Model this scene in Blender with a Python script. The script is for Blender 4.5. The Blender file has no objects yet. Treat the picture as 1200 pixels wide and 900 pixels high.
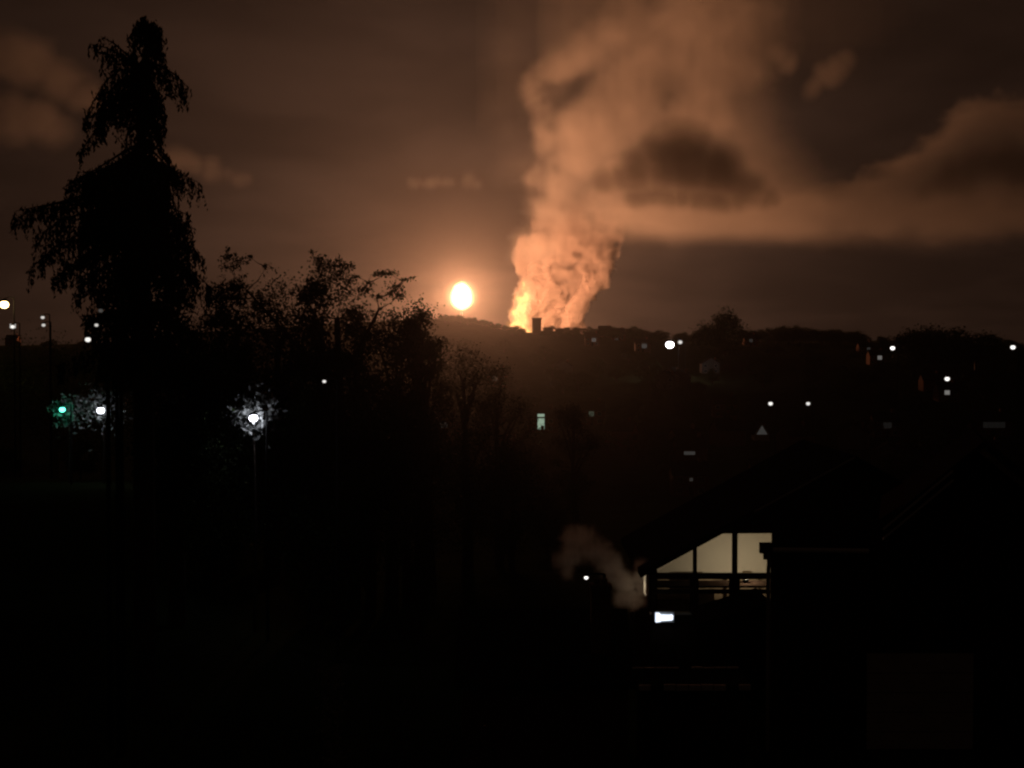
import bpy, math, random
import numpy as np

random.seed(7)
RNG = np.random.default_rng(7)
sc = bpy.context.scene
COL = sc.collection
R = math.radians

# ------------------------------------------------------------------ camera
EYE = 12.0                      # camera height: an upstairs window above a valley
F = 1649.0                      # focal length in photograph pixels (1200 wide)
PITCH = math.atan(40 / F)       # eye level lies at row 410
cam_d = bpy.data.cameras.new('camera')
cam_d.sensor_width = 36.0
cam_d.lens = 36.0 * F / 1200.0
cam_d.clip_start = 0.1
cam_d.clip_end = 20000
cam = bpy.data.objects.new('camera', cam_d)
COL.objects.link(cam)
cam.location = (0, 0, EYE)
cam.rotation_euler = (R(90) - PITCH, 0, 0)
sc.camera = cam


def ray(px, py):
    a, b = (px - 600) / F, (450 - py) / F
    cp, sp = math.cos(PITCH), math.sin(PITCH)
    x, y, z = a, cp + b * sp, -sp + b * cp
    return x / y, z / y


def at(px, py, Y):
    x, z = ray(px, py)
    return (x * Y, Y, EYE + z * Y)


# ------------------------------------------------------------------ night sky
world = bpy.data.worlds.new('World')
sc.world = world
world.use_nodes = True
wt = world.node_tree
bg = wt.nodes['Background']


def mk(tree, typ, **kw):
    n = tree.nodes.new(typ)
    for k, v in kw.items():
        setattr(n, k, v)
    return n


def mathn(tree, op, a, b=None, c=None, clamp=False):
    n = tree.nodes.new('ShaderNodeMath')
    n.operation = op
    n.use_clamp = clamp
    for i, v in enumerate((a, b, c)):
        if v is None:
            continue
        if isinstance(v, (int, float)):
            n.inputs[i].default_value = v
        else:
            tree.links.new(v, n.inputs[i])
    return n.outputs[0]


def build_sky():
    tc = mk(wt, 'ShaderNodeTexCoord')
    d = tc.outputs['Generated']
    x, z = ray(545, 335)
    l = math.sqrt(x * x + 1 + z * z)
    dot = mk(wt, 'ShaderNodeVectorMath', operation='DOT_PRODUCT')
    wt.links.new(d, dot.inputs[0])
    dot.inputs[1].default_value = (x / l, 1 / l, z / l)
    ang = mathn(wt, 'ARCCOSINE', mathn(wt, 'MINIMUM', dot.outputs['Value'], 1.0))
    glow = mathn(wt, 'EXPONENT', mathn(wt, 'MULTIPLY', ang, -SKY_FALL))
    sep = mk(wt, 'ShaderNodeSeparateXYZ')
    wt.links.new(d, sep.inputs[0])
    # overcast drawn on a level cloud deck, so it foreshortens towards the horizon
    zz = mathn(wt, 'ADD', mathn(wt, 'MAXIMUM', sep.outputs['Z'], 0.0), 0.22)
    cx = mathn(wt, 'DIVIDE', sep.outputs['X'], zz)
    cy = mathn(wt, 'DIVIDE', sep.outputs['Y'], zz)
    cmb = mk(wt, 'ShaderNodeCombineXYZ')
    wt.links.new(cx, cmb.inputs[0])
    wt.links.new(cy, cmb.inputs[1])
    ns = mk(wt, 'ShaderNodeTexNoise')
    ns.inputs['Scale'].default_value = 1.7
    ns.inputs['Detail'].default_value = 6
    ns.inputs['Roughness'].default_value = 0.55
    ns.inputs['Distortion'].default_value = 0.3
    wt.links.new(cmb.outputs[0], ns.inputs['Vector'])
    cl = mk(wt, 'ShaderNodeMapRange', interpolation_type='SMOOTHSTEP')
    cl.inputs[1].default_value = 0.35
    cl.inputs[2].default_value = 0.72
    cl.inputs[3].default_value = 0.75
    cl.inputs[4].default_value = 1.2
    wt.links.new(ns.outputs['Fac'], cl.inputs[0])
    near = mathn(wt, 'EXPONENT', mathn(wt, 'MULTIPLY', ang, -20.0))
    lev = mathn(wt, 'ADD', mathn(wt, 'MULTIPLY', glow, SKY_GLOW), mathn(wt, 'MULTIPLY', near, 0.16))
    lev = mathn(wt, 'ADD', lev, SKY_BASE)
    lev = mathn(wt, 'MULTIPLY', lev, cl.outputs[0])
    mixc = mk(wt, 'ShaderNodeMix', data_type='RGBA')
    mixc.inputs[6].default_value = (1.0, 0.50, 0.32, 1)
    mixc.inputs[7].default_value = (1.0, 0.42, 0.20, 1)
    wt.links.new(glow, mixc.inputs[0])
    wt.links.new(mixc.outputs[2], bg.inputs[0])
    wt.links.new(lev, bg.inputs[1])


SKY_FALL, SKY_GLOW, SKY_BASE = 6.2, 0.110, 0.0042
build_sky()

# ------------------------------------------------------------------ exposure, render
sc.view_settings.view_transform = 'Standard'
sc.view_settings.look = 'None'
sc.view_settings.gamma = 1.0
sc.view_settings.use_curve_mapping = False
sc.view_settings.exposure = 0.0
sc.cycles.use_denoising = True
sc.cycles.sample_clamp_indirect = 2.0
sc.cycles.max_bounces = 5
sc.cycles.diffuse_bounces = 2
sc.cycles.volume_bounces = 3
sc.cycles.transparent_max_bounces = 12
sc.cycles.caustics_reflective = False
sc.cycles.caustics_refractive = False
sc.cycles.pixel_filter_type = 'BLACKMAN_HARRIS'
sc.cycles.filter_width = 2.3
sc.cycles.volume_max_steps = 512
sc.cycles.volume_step_rate = 1.5

FIRE_Y = 1300.0
FLARE_Y = 1160.0


# ------------------------------------------------------------------ materials
def mat_basic(name, col, rough=0.8, var=0.25, scale=4.0, bump=0.0, metal=0.0, spec=0.3):
    m = bpy.data.materials.new(name)
    m.use_nodes = True
    t = m.node_tree
    p = t.nodes['Principled BSDF']
    p.inputs['Roughness'].default_value = rough
    p.inputs['Metallic'].default_value = metal
    p.inputs['Specular IOR Level'].default_value = spec
    tc = mk(t, 'ShaderNodeTexCoord')
    ns = mk(t, 'ShaderNodeTexNoise')
    ns.inputs['Scale'].default_value = scale
    ns.inputs['Detail'].default_value = 5
    t.links.new(tc.outputs['Object'], ns.inputs['Vector'])
    mx = mk(t, 'ShaderNodeMix', data_type='RGBA')
    mx.inputs[6].default_value = tuple(c * (1 - var) for c in col) + (1,)
    mx.inputs[7].default_value = tuple(min(1, c * (1 + var)) for c in col) + (1,)
    t.links.new(ns.outputs['Fac'], mx.inputs[0])
    t.links.new(mx.outputs[2], p.inputs['Base Color'])
    if bump:
        b = mk(t, 'ShaderNodeBump')
        b.inputs['Strength'].default_value = bump
        t.links.new(ns.outputs['Fac'], b.inputs['Height'])
        t.links.new(b.outputs[0], p.inputs['Normal'])
    return m


def mat_emit(name, col, strength, sample=True, noise=0.0, nscale=3.0):
    m = bpy.data.materials.new(name)
    m.use_nodes = True
    t = m.node_tree
    t.nodes.remove(t.nodes['Principled BSDF'])
    e = mk(t, 'ShaderNodeEmission')
    e.inputs[0].default_value = tuple(col) + (1,)
    e.inputs[1].default_value = strength
    if noise:
        tc = mk(t, 'ShaderNodeTexCoord')
        ns = mk(t, 'ShaderNodeTexNoise')
        ns.inputs['Scale'].default_value = nscale
        t.links.new(tc.outputs['Object'], ns.inputs['Vector'])
        mr = mk(t, 'ShaderNodeMapRange')
        mr.inputs[1].default_value = 0.3
        mr.inputs[2].default_value = 0.7
        mr.inputs[3].default_value = strength * (1 - noise)
        mr.inputs[4].default_value = strength * (1 + noise)
        t.links.new(ns.outputs['Fac'], mr.inputs[0])
        t.links.new(mr.outputs[0], e.inputs[1])
    t.links.new(e.outputs[0], t.nodes['Material Output'].inputs['Surface'])
    m.cycles.emission_sampling = 'FRONT_BACK' if sample else 'NONE'
    return m


def mat_flame(name, col, strength, edge=1.0):
    """a flame one can see through: brightest where the line of sight through it is longest"""
    m = bpy.data.materials.new(name)
    m.use_nodes = True
    t = m.node_tree
    t.nodes.remove(t.nodes['Principled BSDF'])
    lw = mk(t, 'ShaderNodeLayerWeight')
    k = mathn(t, 'SUBTRACT', 1.0, lw.outputs['Facing'])
    k = mathn(t, 'POWER', k, edge)
    e = mk(t, 'ShaderNodeEmission')
    e.inputs[0].default_value = tuple(col) + (1,)
    t.links.new(mathn(t, 'MULTIPLY', k, strength), e.inputs[1])
    tr = mk(t, 'ShaderNodeBsdfTransparent')
    ad = mk(t, 'ShaderNodeAddShader')
    t.links.new(e.outputs[0], ad.inputs[0])
    t.links.new(tr.outputs[0], ad.inputs[1])
    t.links.new(ad.outputs[0], t.nodes['Material Output'].inputs['Surface'])
    m.cycles.emission_sampling = 'NONE'
    return m


def mat_glass(name):
    m = bpy.data.materials.new(name)
    m.use_nodes = True
    t = m.node_tree
    t.nodes.remove(t.nodes['Principled BSDF'])
    tr = mk(t, 'ShaderNodeBsdfTransparent')
    tr.inputs[0].default_value = (0.93, 0.94, 0.92, 1)
    gl = mk(t, 'ShaderNodeBsdfGlossy')
    gl.inputs['Roughness'].default_value = 0.02
    fr = mk(t, 'ShaderNodeFresnel')
    mx = mk(t, 'ShaderNodeMixShader')
    t.links.new(fr.outputs[0], mx.inputs[0])
    t.links.new(tr.outputs[0], mx.inputs[1])
    t.links.new(gl.outputs[0], mx.inputs[2])
    t.links.new(mx.outputs[0], t.nodes['Material Output'].inputs['Surface'])
    return m


def mat_volume(name, col, dens=1.0, aniso=0.0, emit=None, absorb=None):
    m = bpy.data.materials.new(name)
    m.use_nodes = True
    t = m.node_tree
    t.nodes.remove(t.nodes['Principled BSDF'])
    pv = mk(t, 'ShaderNodeVolumePrincipled')
    pv.inputs['Color'].default_value = tuple(col) + (1,)
    pv.inputs['Density'].default_value = dens
    pv.inputs['Anisotropy'].default_value = aniso
    if emit:
        at_ = mk(t, 'ShaderNodeAttribute')
        at_.attribute_name = 'density'
        k = mathn(t, 'MULTIPLY', at_.outputs['Fac'], emit[1])
        t.links.new(k, pv.inputs['Emission Strength'])
        pv.inputs['Emission Color'].default_value = tuple(emit[0]) + (1,)
    t.links.new(pv.outputs[0], t.nodes['Material Output'].inputs['Volume'])
    return m


M = {}
M['soil'] = mat_basic('dark_turf', (0.035, 0.045, 0.02), 1.0, 0.4, 0.15, spec=0.0)
M['leaf'] = mat_basic('leaf_green', (0.045, 0.065, 0.025), 0.9, 0.35, 0.8, spec=0.05)
M['needle'] = mat_basic('needle_green', (0.030, 0.045, 0.028), 0.9, 0.35, 0.8, spec=0.05)
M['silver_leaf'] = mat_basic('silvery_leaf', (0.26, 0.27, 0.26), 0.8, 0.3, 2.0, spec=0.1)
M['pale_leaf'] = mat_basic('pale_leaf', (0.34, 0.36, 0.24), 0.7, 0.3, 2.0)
M['bark'] = mat_basic('bark', (0.06, 0.045, 0.035), 0.9, 0.4, 6.0, 0.4)
M['brick'] = mat_basic('brown_brick', (0.20, 0.10, 0.07), 0.95, 0.35, 5.0, 0.2, spec=0.05)
M['render'] = mat_basic('wall_render', (0.20, 0.18, 0.16), 0.95, 0.15, 2.0, spec=0.05)
M['cream'] = mat_basic('cream_plaster', (0.72, 0.65, 0.53), 0.85, 0.06, 1.2)
M['slate'] = mat_basic('slate_roof', (0.035, 0.032, 0.032), 0.95, 0.35, 3.0, 0.3, spec=0.0)
M['wood'] = mat_basic('dark_timber', (0.04, 0.025, 0.018), 0.95, 0.35, 8.0, spec=0.0)
M['pale_paint'] = mat_basic('weathered_white_paint', (0.55, 0.54, 0.50), 0.6, 0.3, 3.0)
M['white_paint'] = mat_basic('white_paint', (0.75, 0.75, 0.72), 0.5, 0.12, 3.0)
M['grey_pvc'] = mat_basic('grey_plastic', (0.36, 0.36, 0.36), 0.45, 0.15, 3.0)
M['pole'] = mat_basic('black_painted_steel', (0.02, 0.02, 0.02), 0.9, 0.2, 5.0, spec=0.1)
M['metal'] = mat_basic('galvanised_steel', (0.25, 0.26, 0.27), 0.5, 0.2, 6.0, 0.0, 0.6)
M['dark_glass'] = mat_basic('unlit_glass', (0.02, 0.022, 0.025), 0.08, 0.2, 2.0, 0.0, 0.0, 0.5)
M['glass'] = mat_glass('clear_glass')
M['furnish'] = mat_basic('furnishing_cloth', (0.35, 0.26, 0.17), 0.9, 0.4, 4.0)


# ------------------------------------------------------------------ object helpers
def link(name, me, mat=None, parent=None, loc=None):
    o = bpy.data.objects.new(name, me)
    COL.objects.link(o)
    if mat is not None and hasattr(me, 'materials') and not me.materials:
        me.materials.append(mat)
    if parent is not None:
        o.parent = parent
    if loc is not None:
        o.location = loc
    return o


def tag(o, label=None, cat=None, group=None, kind=None):
    for k, v in (('label', label), ('category', cat), ('group', group), ('kind', kind)):
        if v:
            o[k] = v
    return o


def thing(name, label, cat, loc=(0, 0, 0), rz=0.0, group=None):
    o = bpy.data.objects.new(name, None)
    o.empty_display_size = 0.3
    COL.objects.link(o)
    o.location = loc
    o.rotation_euler = (0, 0, rz)
    return tag(o, label, cat, group)


def dup(o, parent=None):
    c = o.copy()
    COL.objects.link(c)
    if parent is not None:
        c.parent = parent
    for ch in o.children:
        dup(ch, c)
    return c


class MB:
    """collects simple solids, then links them as one mesh object"""

    def __init__(self):
        self.v, self.f = [], []

    def poly(self, vs, fs):
        b = len(self.v)
        self.v += [tuple(p) for p in vs]
        self.f += [tuple(b + i for i in f) for f in fs]
        return self

    def box(self, x0, x1, y0, y1, z0, z1):
        vs = [(x, y, z) for x in (x0, x1) for y in (y0, y1) for z in (z0, z1)]
        return self.poly(vs, [(0, 1, 3, 2), (4, 6, 7, 5), (0, 4, 5, 1), (2, 3, 7, 6), (0, 2, 6, 4), (1, 5, 7, 3)])

    def prism(self, pts, y0, y1):
        """polygon in x-z (counter-clockwise seen from -y), extruded in y"""
        n = len(pts)
        vs = [(x, y0, z) for x, z in pts] + [(x, y1, z) for x, z in pts]
        fs = [tuple(range(n)), tuple(range(2 * n - 1, n - 1, -1))]
        for i in range(n):
            j = (i + 1) % n
            fs.append((i, n + i, n + j, j))
        return self.poly(vs, fs)

    def prism_x(self, pts, x0, x1):
        """polygon in y-z, extruded in x"""
        n = len(pts)
        vs = [(x0, y, z) for y, z in pts] + [(x1, y, z) for y, z in pts]
        fs = [tuple(range(n)), tuple(range(2 * n - 1, n - 1, -1))]
        for i in range(n):
            j = (i + 1) % n
            fs.append((i, n + i, n + j, j))
        return self.poly(vs, fs)

    def tube(self, pts, rad, n=8):
        pts = [np.array(p, float) for p in pts]
        if not hasattr(rad, '__len__'):
            rad = [rad] * len(pts)
        b = len(self.v)
        for i, p in enumerate(pts):
            d = pts[min(i + 1, len(pts) - 1)] - pts[max(i - 1, 0)]
            d = d / (np.linalg.norm(d) + 1e-9)
            u = np.cross(d, (0, 1, 0) if abs(d[1]) < 0.9 else (1, 0, 0))
            u /= np.linalg.norm(u)
            w = np.cross(d, u)
            for k in range(n):
                a = 2 * math.pi * k / n
                self.v.append(tuple(p + rad[i] * (u * math.cos(a) + w * math.sin(a))))
        for i in range(len(pts) - 1):
            for k in range(n):
                k2 = (k + 1) % n
                self.f.append((b + i * n + k, b + i * n + k2, b + (i + 1) * n + k2, b + (i + 1) * n + k))
        self.f.append(tuple(b + k for k in range(n - 1, -1, -1)))
        e = b + (len(pts) - 1) * n
        self.f.append(tuple(e + k for k in range(n)))
        return self

    def lathe(self, prof, cx=0, cy=0, n=12):
        b = len(self.v)
        for r, z in prof:
            for k in range(n):
                a = 2 * math.pi * k / n
                self.v.append((cx + r * math.cos(a), cy + r * math.sin(a), z))
        for i in range(len(prof) - 1):
            for k in range(n):
                k2 = (k + 1) % n
                self.f.append((b + i * n + k, b + i * n + k2, b + (i + 1) * n + k2, b + (i + 1) * n + k))
        self.f.append(tuple(b + k for k in range(n - 1, -1, -1)))
        e = b + (len(prof) - 1) * n
        self.f.append(tuple(e + k for k in range(n)))
        return self

    def shear(self, k):
        self.v = [(x + k * max(y, 0.0), y, z) for x, y, z in self.v]
        return self

    def mesh(self, name, smooth=False):
        me = bpy.data.meshes.new(name)
        me.from_pydata(self.v, [], self.f)
        if smooth:
            me.polygons.foreach_set('use_smooth', [True] * len(me.polygons))
        me.update()
        return me

    def build(self, name, mat, parent=None, loc=None, smooth=False):
        return link(name, self.mesh(name, smooth), mat, parent, loc)


def mesh_np(name, verts, faces):
    """verts (n,3), faces (m,k) arrays -> mesh"""
    me = bpy.data.meshes.new(name)
    m, k = faces.shape
    me.vertices.add(len(verts))
    me.vertices.foreach_set('co', np.ascontiguousarray(verts, np.float32).ravel())
    me.loops.add(m * k)
    me.loops.foreach_set('vertex_index', np.ascontiguousarray(faces, np.int32).ravel())
    me.polygons.add(m)
    me.polygons.foreach_set('loop_start', np.arange(0, m * k, k, dtype=np.int32))
    me.polygons.foreach_set('loop_total', np.full(m, k, np.int32))
    me.update(calc_edges=True)
    me.validate()
    return me


def lamp(name, loc, energy, col, rad=0.1):
    l = bpy.data.lights.new(name, 'POINT')
    l.energy = energy
    l.color = col
    l.shadow_soft_size = rad
    o = bpy.data.objects.new(name, l)
    COL.objects.link(o)
    o.location = loc
    return o


# ------------------------------------------------------------------ terrain
def interp(x, pts):
    xs, ys = zip(*pts)
    return np.interp(x, xs, ys)


RIDGE = [(-900, 404), (0, 402), (100, 400), (240, 386), (400, 376), (500, 370), (555, 374), (600, 386), (680, 388), (800, 395),
         (1000, 397), (1100, 394), (1200, 404), (2100, 404)]
BASE = [(-400, -9), (0, -10.0), (30, -11.5), (60, -14), (110, -19), (200, -28), (300, -30), (450, -21), (600, -8.5), (750, 2), (900, 10)]


def sstep(a, b, x):
    t = np.clip((np.asarray(x, float) - a) / (b - a), 0, 1)
    return t * t * (3 - 2 * t)


def smooth_base(y):
    y = np.asarray(y, float)
    acc = 0
    for d in (-0.12, -0.06, 0, 0.06, 0.12):
        acc = acc + interp(y + d * np.abs(y), BASE)
    return acc / 5


def ground_z(x, y):
    x = np.asarray(x, float)
    y = np.asarray(y, float)
    ys = np.maximum(y, 20.0)
    px = 600 + F * x / ys
    rz = (410 - interp(px, RIDGE)) / F * 900.0        # ridge height over the eye
    w = sstep(300, 900, y)
    z = smooth_base(y) * (1 - w) + np.where(y > 300, w * (rz + (smooth_base(np.minimum(y, 900)) - 10)), 0)
    back = sstep(905, 1250, y)
    z = z * (1 - back) + back * (-2.0)
    b = x / np.maximum(ys, 1)
    z = z + 9.0 * sstep(-0.10, -0.26, b) * sstep(40, 110, y) * (1 - sstep(230, 420, y))
    z = z + 2.6 * sstep(0.08, 0.18, b) * sstep(12, 28, y) * (1 - sstep(70, 130, y))
    z = z + 0.35 * np.sin(x * 0.11 + 1.3) * np.sin(y * 0.07) * sstep(60, 140, y)
    return EYE + z


def gz(x, y):
    return float(ground_z(x, y))


def solve_y(px, py, h, y0=300.0, y1=895.0):
    """distance at which a point h metres over the ground shows at (px, py)"""
    best, by = 1e9, y0
    for Y in np.linspace(y0, y1, 240):
        x, y, z = at(px, py, Y)
        e = abs(z - (gz(x, Y) + h))
        if e < best:
            best, by = e, Y
    return float(by)


def build_ground():
    ys = np.concatenate([np.linspace(-400, 0, 9)[:-1], np.linspace(0, 120, 41)[:-1], np.linspace(120, 1300, 150)[:-1],
                         np.geomspace(1300, 9000, 14)])
    us = np.concatenate([np.linspace(-6, -0.8, 14)[:-1], np.linspace(-0.8, 0.8, 121), np.linspace(0.8, 6, 14)[1:]])
    U, Y = np.meshgrid(us, ys, indexing='ij')
    X = U * np.maximum(Y, 120.0)
    Z = ground_z(X, Y)
    V = np.stack([X, Y, Z], -1).reshape(-1, 3)
    nu, ny = U.shape
    i, j = np.meshgrid(np.arange(nu - 1), np.arange(ny - 1), indexing='ij')
    a = (i * ny + j).ravel()
    fc = np.stack([a, a + ny, a + ny + 1, a + 1], -1)
    me = mesh_np('ground', V, fc)
    me.polygons.foreach_set('use_smooth', [True] * len(me.polygons))
    o = link('ground', me, M['soil'])
    tag(o, kind='structure')


build_ground()


# ------------------------------------------------------------------ smoke, clouds: real volumes
_TAB = RNG.random((64, 64, 64)).astype(np.float32)


def vnoise(x, y, z):
    xi, yi, zi = np.floor(x).astype(np.int32), np.floor(y).astype(np.int32), np.floor(z).astype(np.int32)
    fx, fy, fz = x - xi, y - yi, z - zi
    fx, fy, fz = (f * f * (3 - 2 * f) for f in (fx, fy, fz))
    x0, y0, z0 = xi & 63, yi & 63, zi & 63
    x1, y1, z1 = (x0 + 1) & 63, (y0 + 1) & 63, (z0 + 1) & 63
    T = _TAB
    a = T[x0, y0, z0] * (1 - fx) + T[x1, y0, z0] * fx
    b = T[x0, y1, z0] * (1 - fx) + T[x1, y1, z0] * fx
    c = T[x0, y0, z1] * (1 - fx) + T[x1, y0, z1] * fx
    d = T[x0, y1, z1] * (1 - fx) + T[x1, y1, z1] * fx
    return (a * (1 - fy) + b * fy) * (1 - fz) + (c * (1 - fy) + d * fy) * fz


def fbm(x, y, z, octv=4, billow=False, off=0.0):
    s, amp, tot = 0, 1.0, 0
    x, y, z = (np.asarray(q, np.float32) + np.float32(off) for q in (x, y, z))
    for _ in range(octv):
        n = vnoise(x, y, z)
        if billow:
            n = 1 - np.abs(2 * n - 1) * 1.4
        s = s + amp * n
        tot += amp
        amp *= 0.5
        x, y, z = x * 2.03 + 11.3, y * 2.03 + 5.7, z * 2.03 + 3.1
    return s / tot            # about 0..1


class SmokeBox:
    """density on a grid; u,v,w: photograph-scale units on the plane at distance Y (1 unit = Y/F metres)"""

    def __init__(self, u0, u1, v0, v1, w0, w1, step, Y):
        self.Y, self.s = Y, Y / F
        n = [max(4, int((b - a) / step)) for a, b in ((u0, u1), (w0, w1), (v0, v1))]
        self.lim = (u0, u1, v0, v1, w0, w1)
        self.U, self.W, self.V = np.meshgrid(np.linspace(u0, u1, n[0], dtype=np.float32), np.linspace(w0, w1, n[1], dtype=np.float32),
                                             np.linspace(v1, v0, n[2], dtype=np.float32), indexing='ij')
        self.D = np.zeros(self.U.shape, np.float32)

    def puffs(self, strokes, seed, aspect_w=1.0, k=1.0):
        """soft union field of spheres along strokes [(u,v,w,r), ...]; 1 at a centre line, 0 at the radius"""
        strokes = [[(600 + (a - 600) * k, 410 + (b - 410) * k, c, r * k) for a, b, c, r in st] for st in strokes]
        rng = np.random.default_rng(seed)
        f = np.full(self.U.shape, -1.0, np.float32)
        us, ws, vs = self.U[:, 0, 0], self.W[0, :, 0], self.V[0, 0, :]
        for st in strokes:
            for (a, b) in zip(st[:-1], st[1:]):
                a, b = np.array(a, float), np.array(b, float)
                L = np.linalg.norm(b[:2] - a[:2])
                n = max(2, int(L / (0.45 * (a[3] + b[3]) / 2)) + 1)
                for t in np.linspace(0, 1, n):
                    c = a + (b - a) * t
                    r = c[3] * rng.uniform(0.85, 1.12)
                    c[:3] += rng.normal(0, 0.13 * r, 3)
                    q = r * 1.8
                    i = np.where(np.abs(us - c[0]) < q)[0]
                    j = np.where(np.abs(ws - c[2]) < q * aspect_w)[0]
                    k = np.where(np.abs(vs - c[1]) < q)[0]
                    if not (len(i) and len(j) and len(k)):
                        continue
                    sl = (slice(i[0], i[-1] + 1), slice(j[0], j[-1] + 1), slice(k[0], k[-1] + 1))
                    d = np.sqrt((self.U[sl] - c[0]) ** 2 + ((self.W[sl] - c[2]) / aspect_w) ** 2 + (self.V[sl] - c[1]) ** 2) / r
                    f[sl] = np.maximum(f[sl], 1 - d)
        return f

    def fade_box(self, m):
        u0, u1, v0, v1, w0, w1 = self.lim
        return (sstep(u0, u0 + m, self.U) * sstep(u1, u1 - m, self.U) * sstep(w0, w0 + m, self.W) * sstep(w1, w1 - m, self.W)
                * sstep(v0, v0 + m, self.V)).astype(np.float32)

    def build(self, name, mat, parent=None, core=None):
        u0, u1, v0, v1, w0, w1 = self.lim
        s = self.s
        mn = ((u0 - 600) * s, self.Y + w0 * s, EYE + (410 - v1) * s)
        mx = ((u1 - 600) * s, self.Y + w1 * s, EYE + (410 - v0) * s)
        arr = self.D
        nx, ny, nz = arr.shape
        g = np.stack([(self.U - 600) * s, self.Y + self.W * s, EYE + (410 - self.V) * s], -1).reshape(-1, 3)
        me = bpy.data.meshes.new(name)
        me.vertices.add(arr.size)
        me.vertices.foreach_set('co', np.ascontiguousarray(g, np.float32).ravel())
        a = me.attributes.new('smoke_density', 'FLOAT', 'POINT')
        a.data.foreach_set('value', np.ascontiguousarray(arr, np.float32).ravel())
        o = link(name, me, mat, parent)
        t = bpy.data.node_groups.new(name, 'GeometryNodeTree')
        t.interface.new_socket('Geometry', in_out='INPUT', socket_type='NodeSocketGeometry')
        t.interface.new_socket('Geometry', in_out='OUTPUT', socket_type='NodeSocketGeometry')
        N, Lk = t.nodes.new, t.links.new
        gi, go, vc = N('NodeGroupInput'), N('NodeGroupOutput'), N('GeometryNodeVolumeCube')
        vc.inputs['Min'].default_value = mn
        vc.inputs['Max'].default_value = mx
        for k, n in zip('XYZ', arr.shape):
            vc.inputs['Resolution ' + k].default_value = n
        p = N('GeometryNodeInputPosition')
        mr = N('ShaderNodeMapRange')
        mr.data_type = 'FLOAT_VECTOR'
        mr.inputs[7].default_value = mn
        mr.inputs[8].default_value = mx
        mr.inputs[9].default_value = (0, 0, 0)
        mr.inputs[10].default_value = (nx - 1, ny - 1, nz - 1)
        Lk(p.outputs[0], mr.inputs[6])
        ad = N('ShaderNodeVectorMath')
        ad.operation = 'ADD'
        ad.inputs[1].default_value = (.5, .5, .5)
        Lk(mr.outputs[1], ad.inputs[0])
        fl = N('ShaderNodeVectorMath')
        fl.operation = 'FLOOR'
        Lk(ad.outputs[0], fl.inputs[0])
        dt = N('ShaderNodeVectorMath')
        dt.operation = 'DOT_PRODUCT'
        dt.inputs[1].default_value = (ny * nz, nz, 1)
        Lk(fl.outputs[0], dt.inputs[0])
        na = N('GeometryNodeInputNamedAttribute')
        na.data_type = 'FLOAT'
        na.inputs[0].default_value = 'smoke_density'
        si = N('GeometryNodeSampleIndex')
        si.data_type = 'FLOAT'
        si.domain = 'POINT'
        Lk(gi.outputs[0], si.inputs['Geometry'])
        Lk(na.outputs[0], si.inputs['Value'])
        Lk(dt.outputs['Value'], si.inputs['Index'])
        Lk(si.outputs[0], vc.inputs['Density'])
        src = vc.outputs[0]
        if core is not None:                      # the opaque heart of the cloud, taken off the same grid
            vm = N('GeometryNodeVolumeToMesh')
            vm.inputs['Threshold'].default_value = core
            Lk(src, vm.inputs['Volume'])
            ss = N('GeometryNodeSetShadeSmooth')
            Lk(vm.outputs[0], ss.inputs[0])
            src = ss.outputs[0]
        sm = N('GeometryNodeSetMaterial')
        sm.inputs['Material'].default_value = mat
        Lk(src, sm.inputs[0])
        Lk(sm.outputs[0], go.inputs[0])
        md = o.modifiers.new('fill_with_smoke', 'NODES')
        md.node_group = t
        return o


M['smoke'] = mat_volume('pale_smoke', (0.95, 0.93, 0.91), 1.0, 0.0)
M['smoke_core'] = mat_basic('smoke_core', (0.24, 0.205, 0.19), 1.0, 0.03, 0.02, spec=0.0)
M['dark_smoke'] = mat_volume('near_black_smoke', (0.06, 0.05, 0.045), 1.0, 0.0)  # dark smoke whose colour also holds the shade on these clouds
M['steam'] = mat_volume('steam', (0.95, 0.95, 0.95), 1.0, 0.1)
M['haze'] = mat_volume('haze', (0.9, 0.9, 0.9), 2.6e-5, 0.91)


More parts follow.
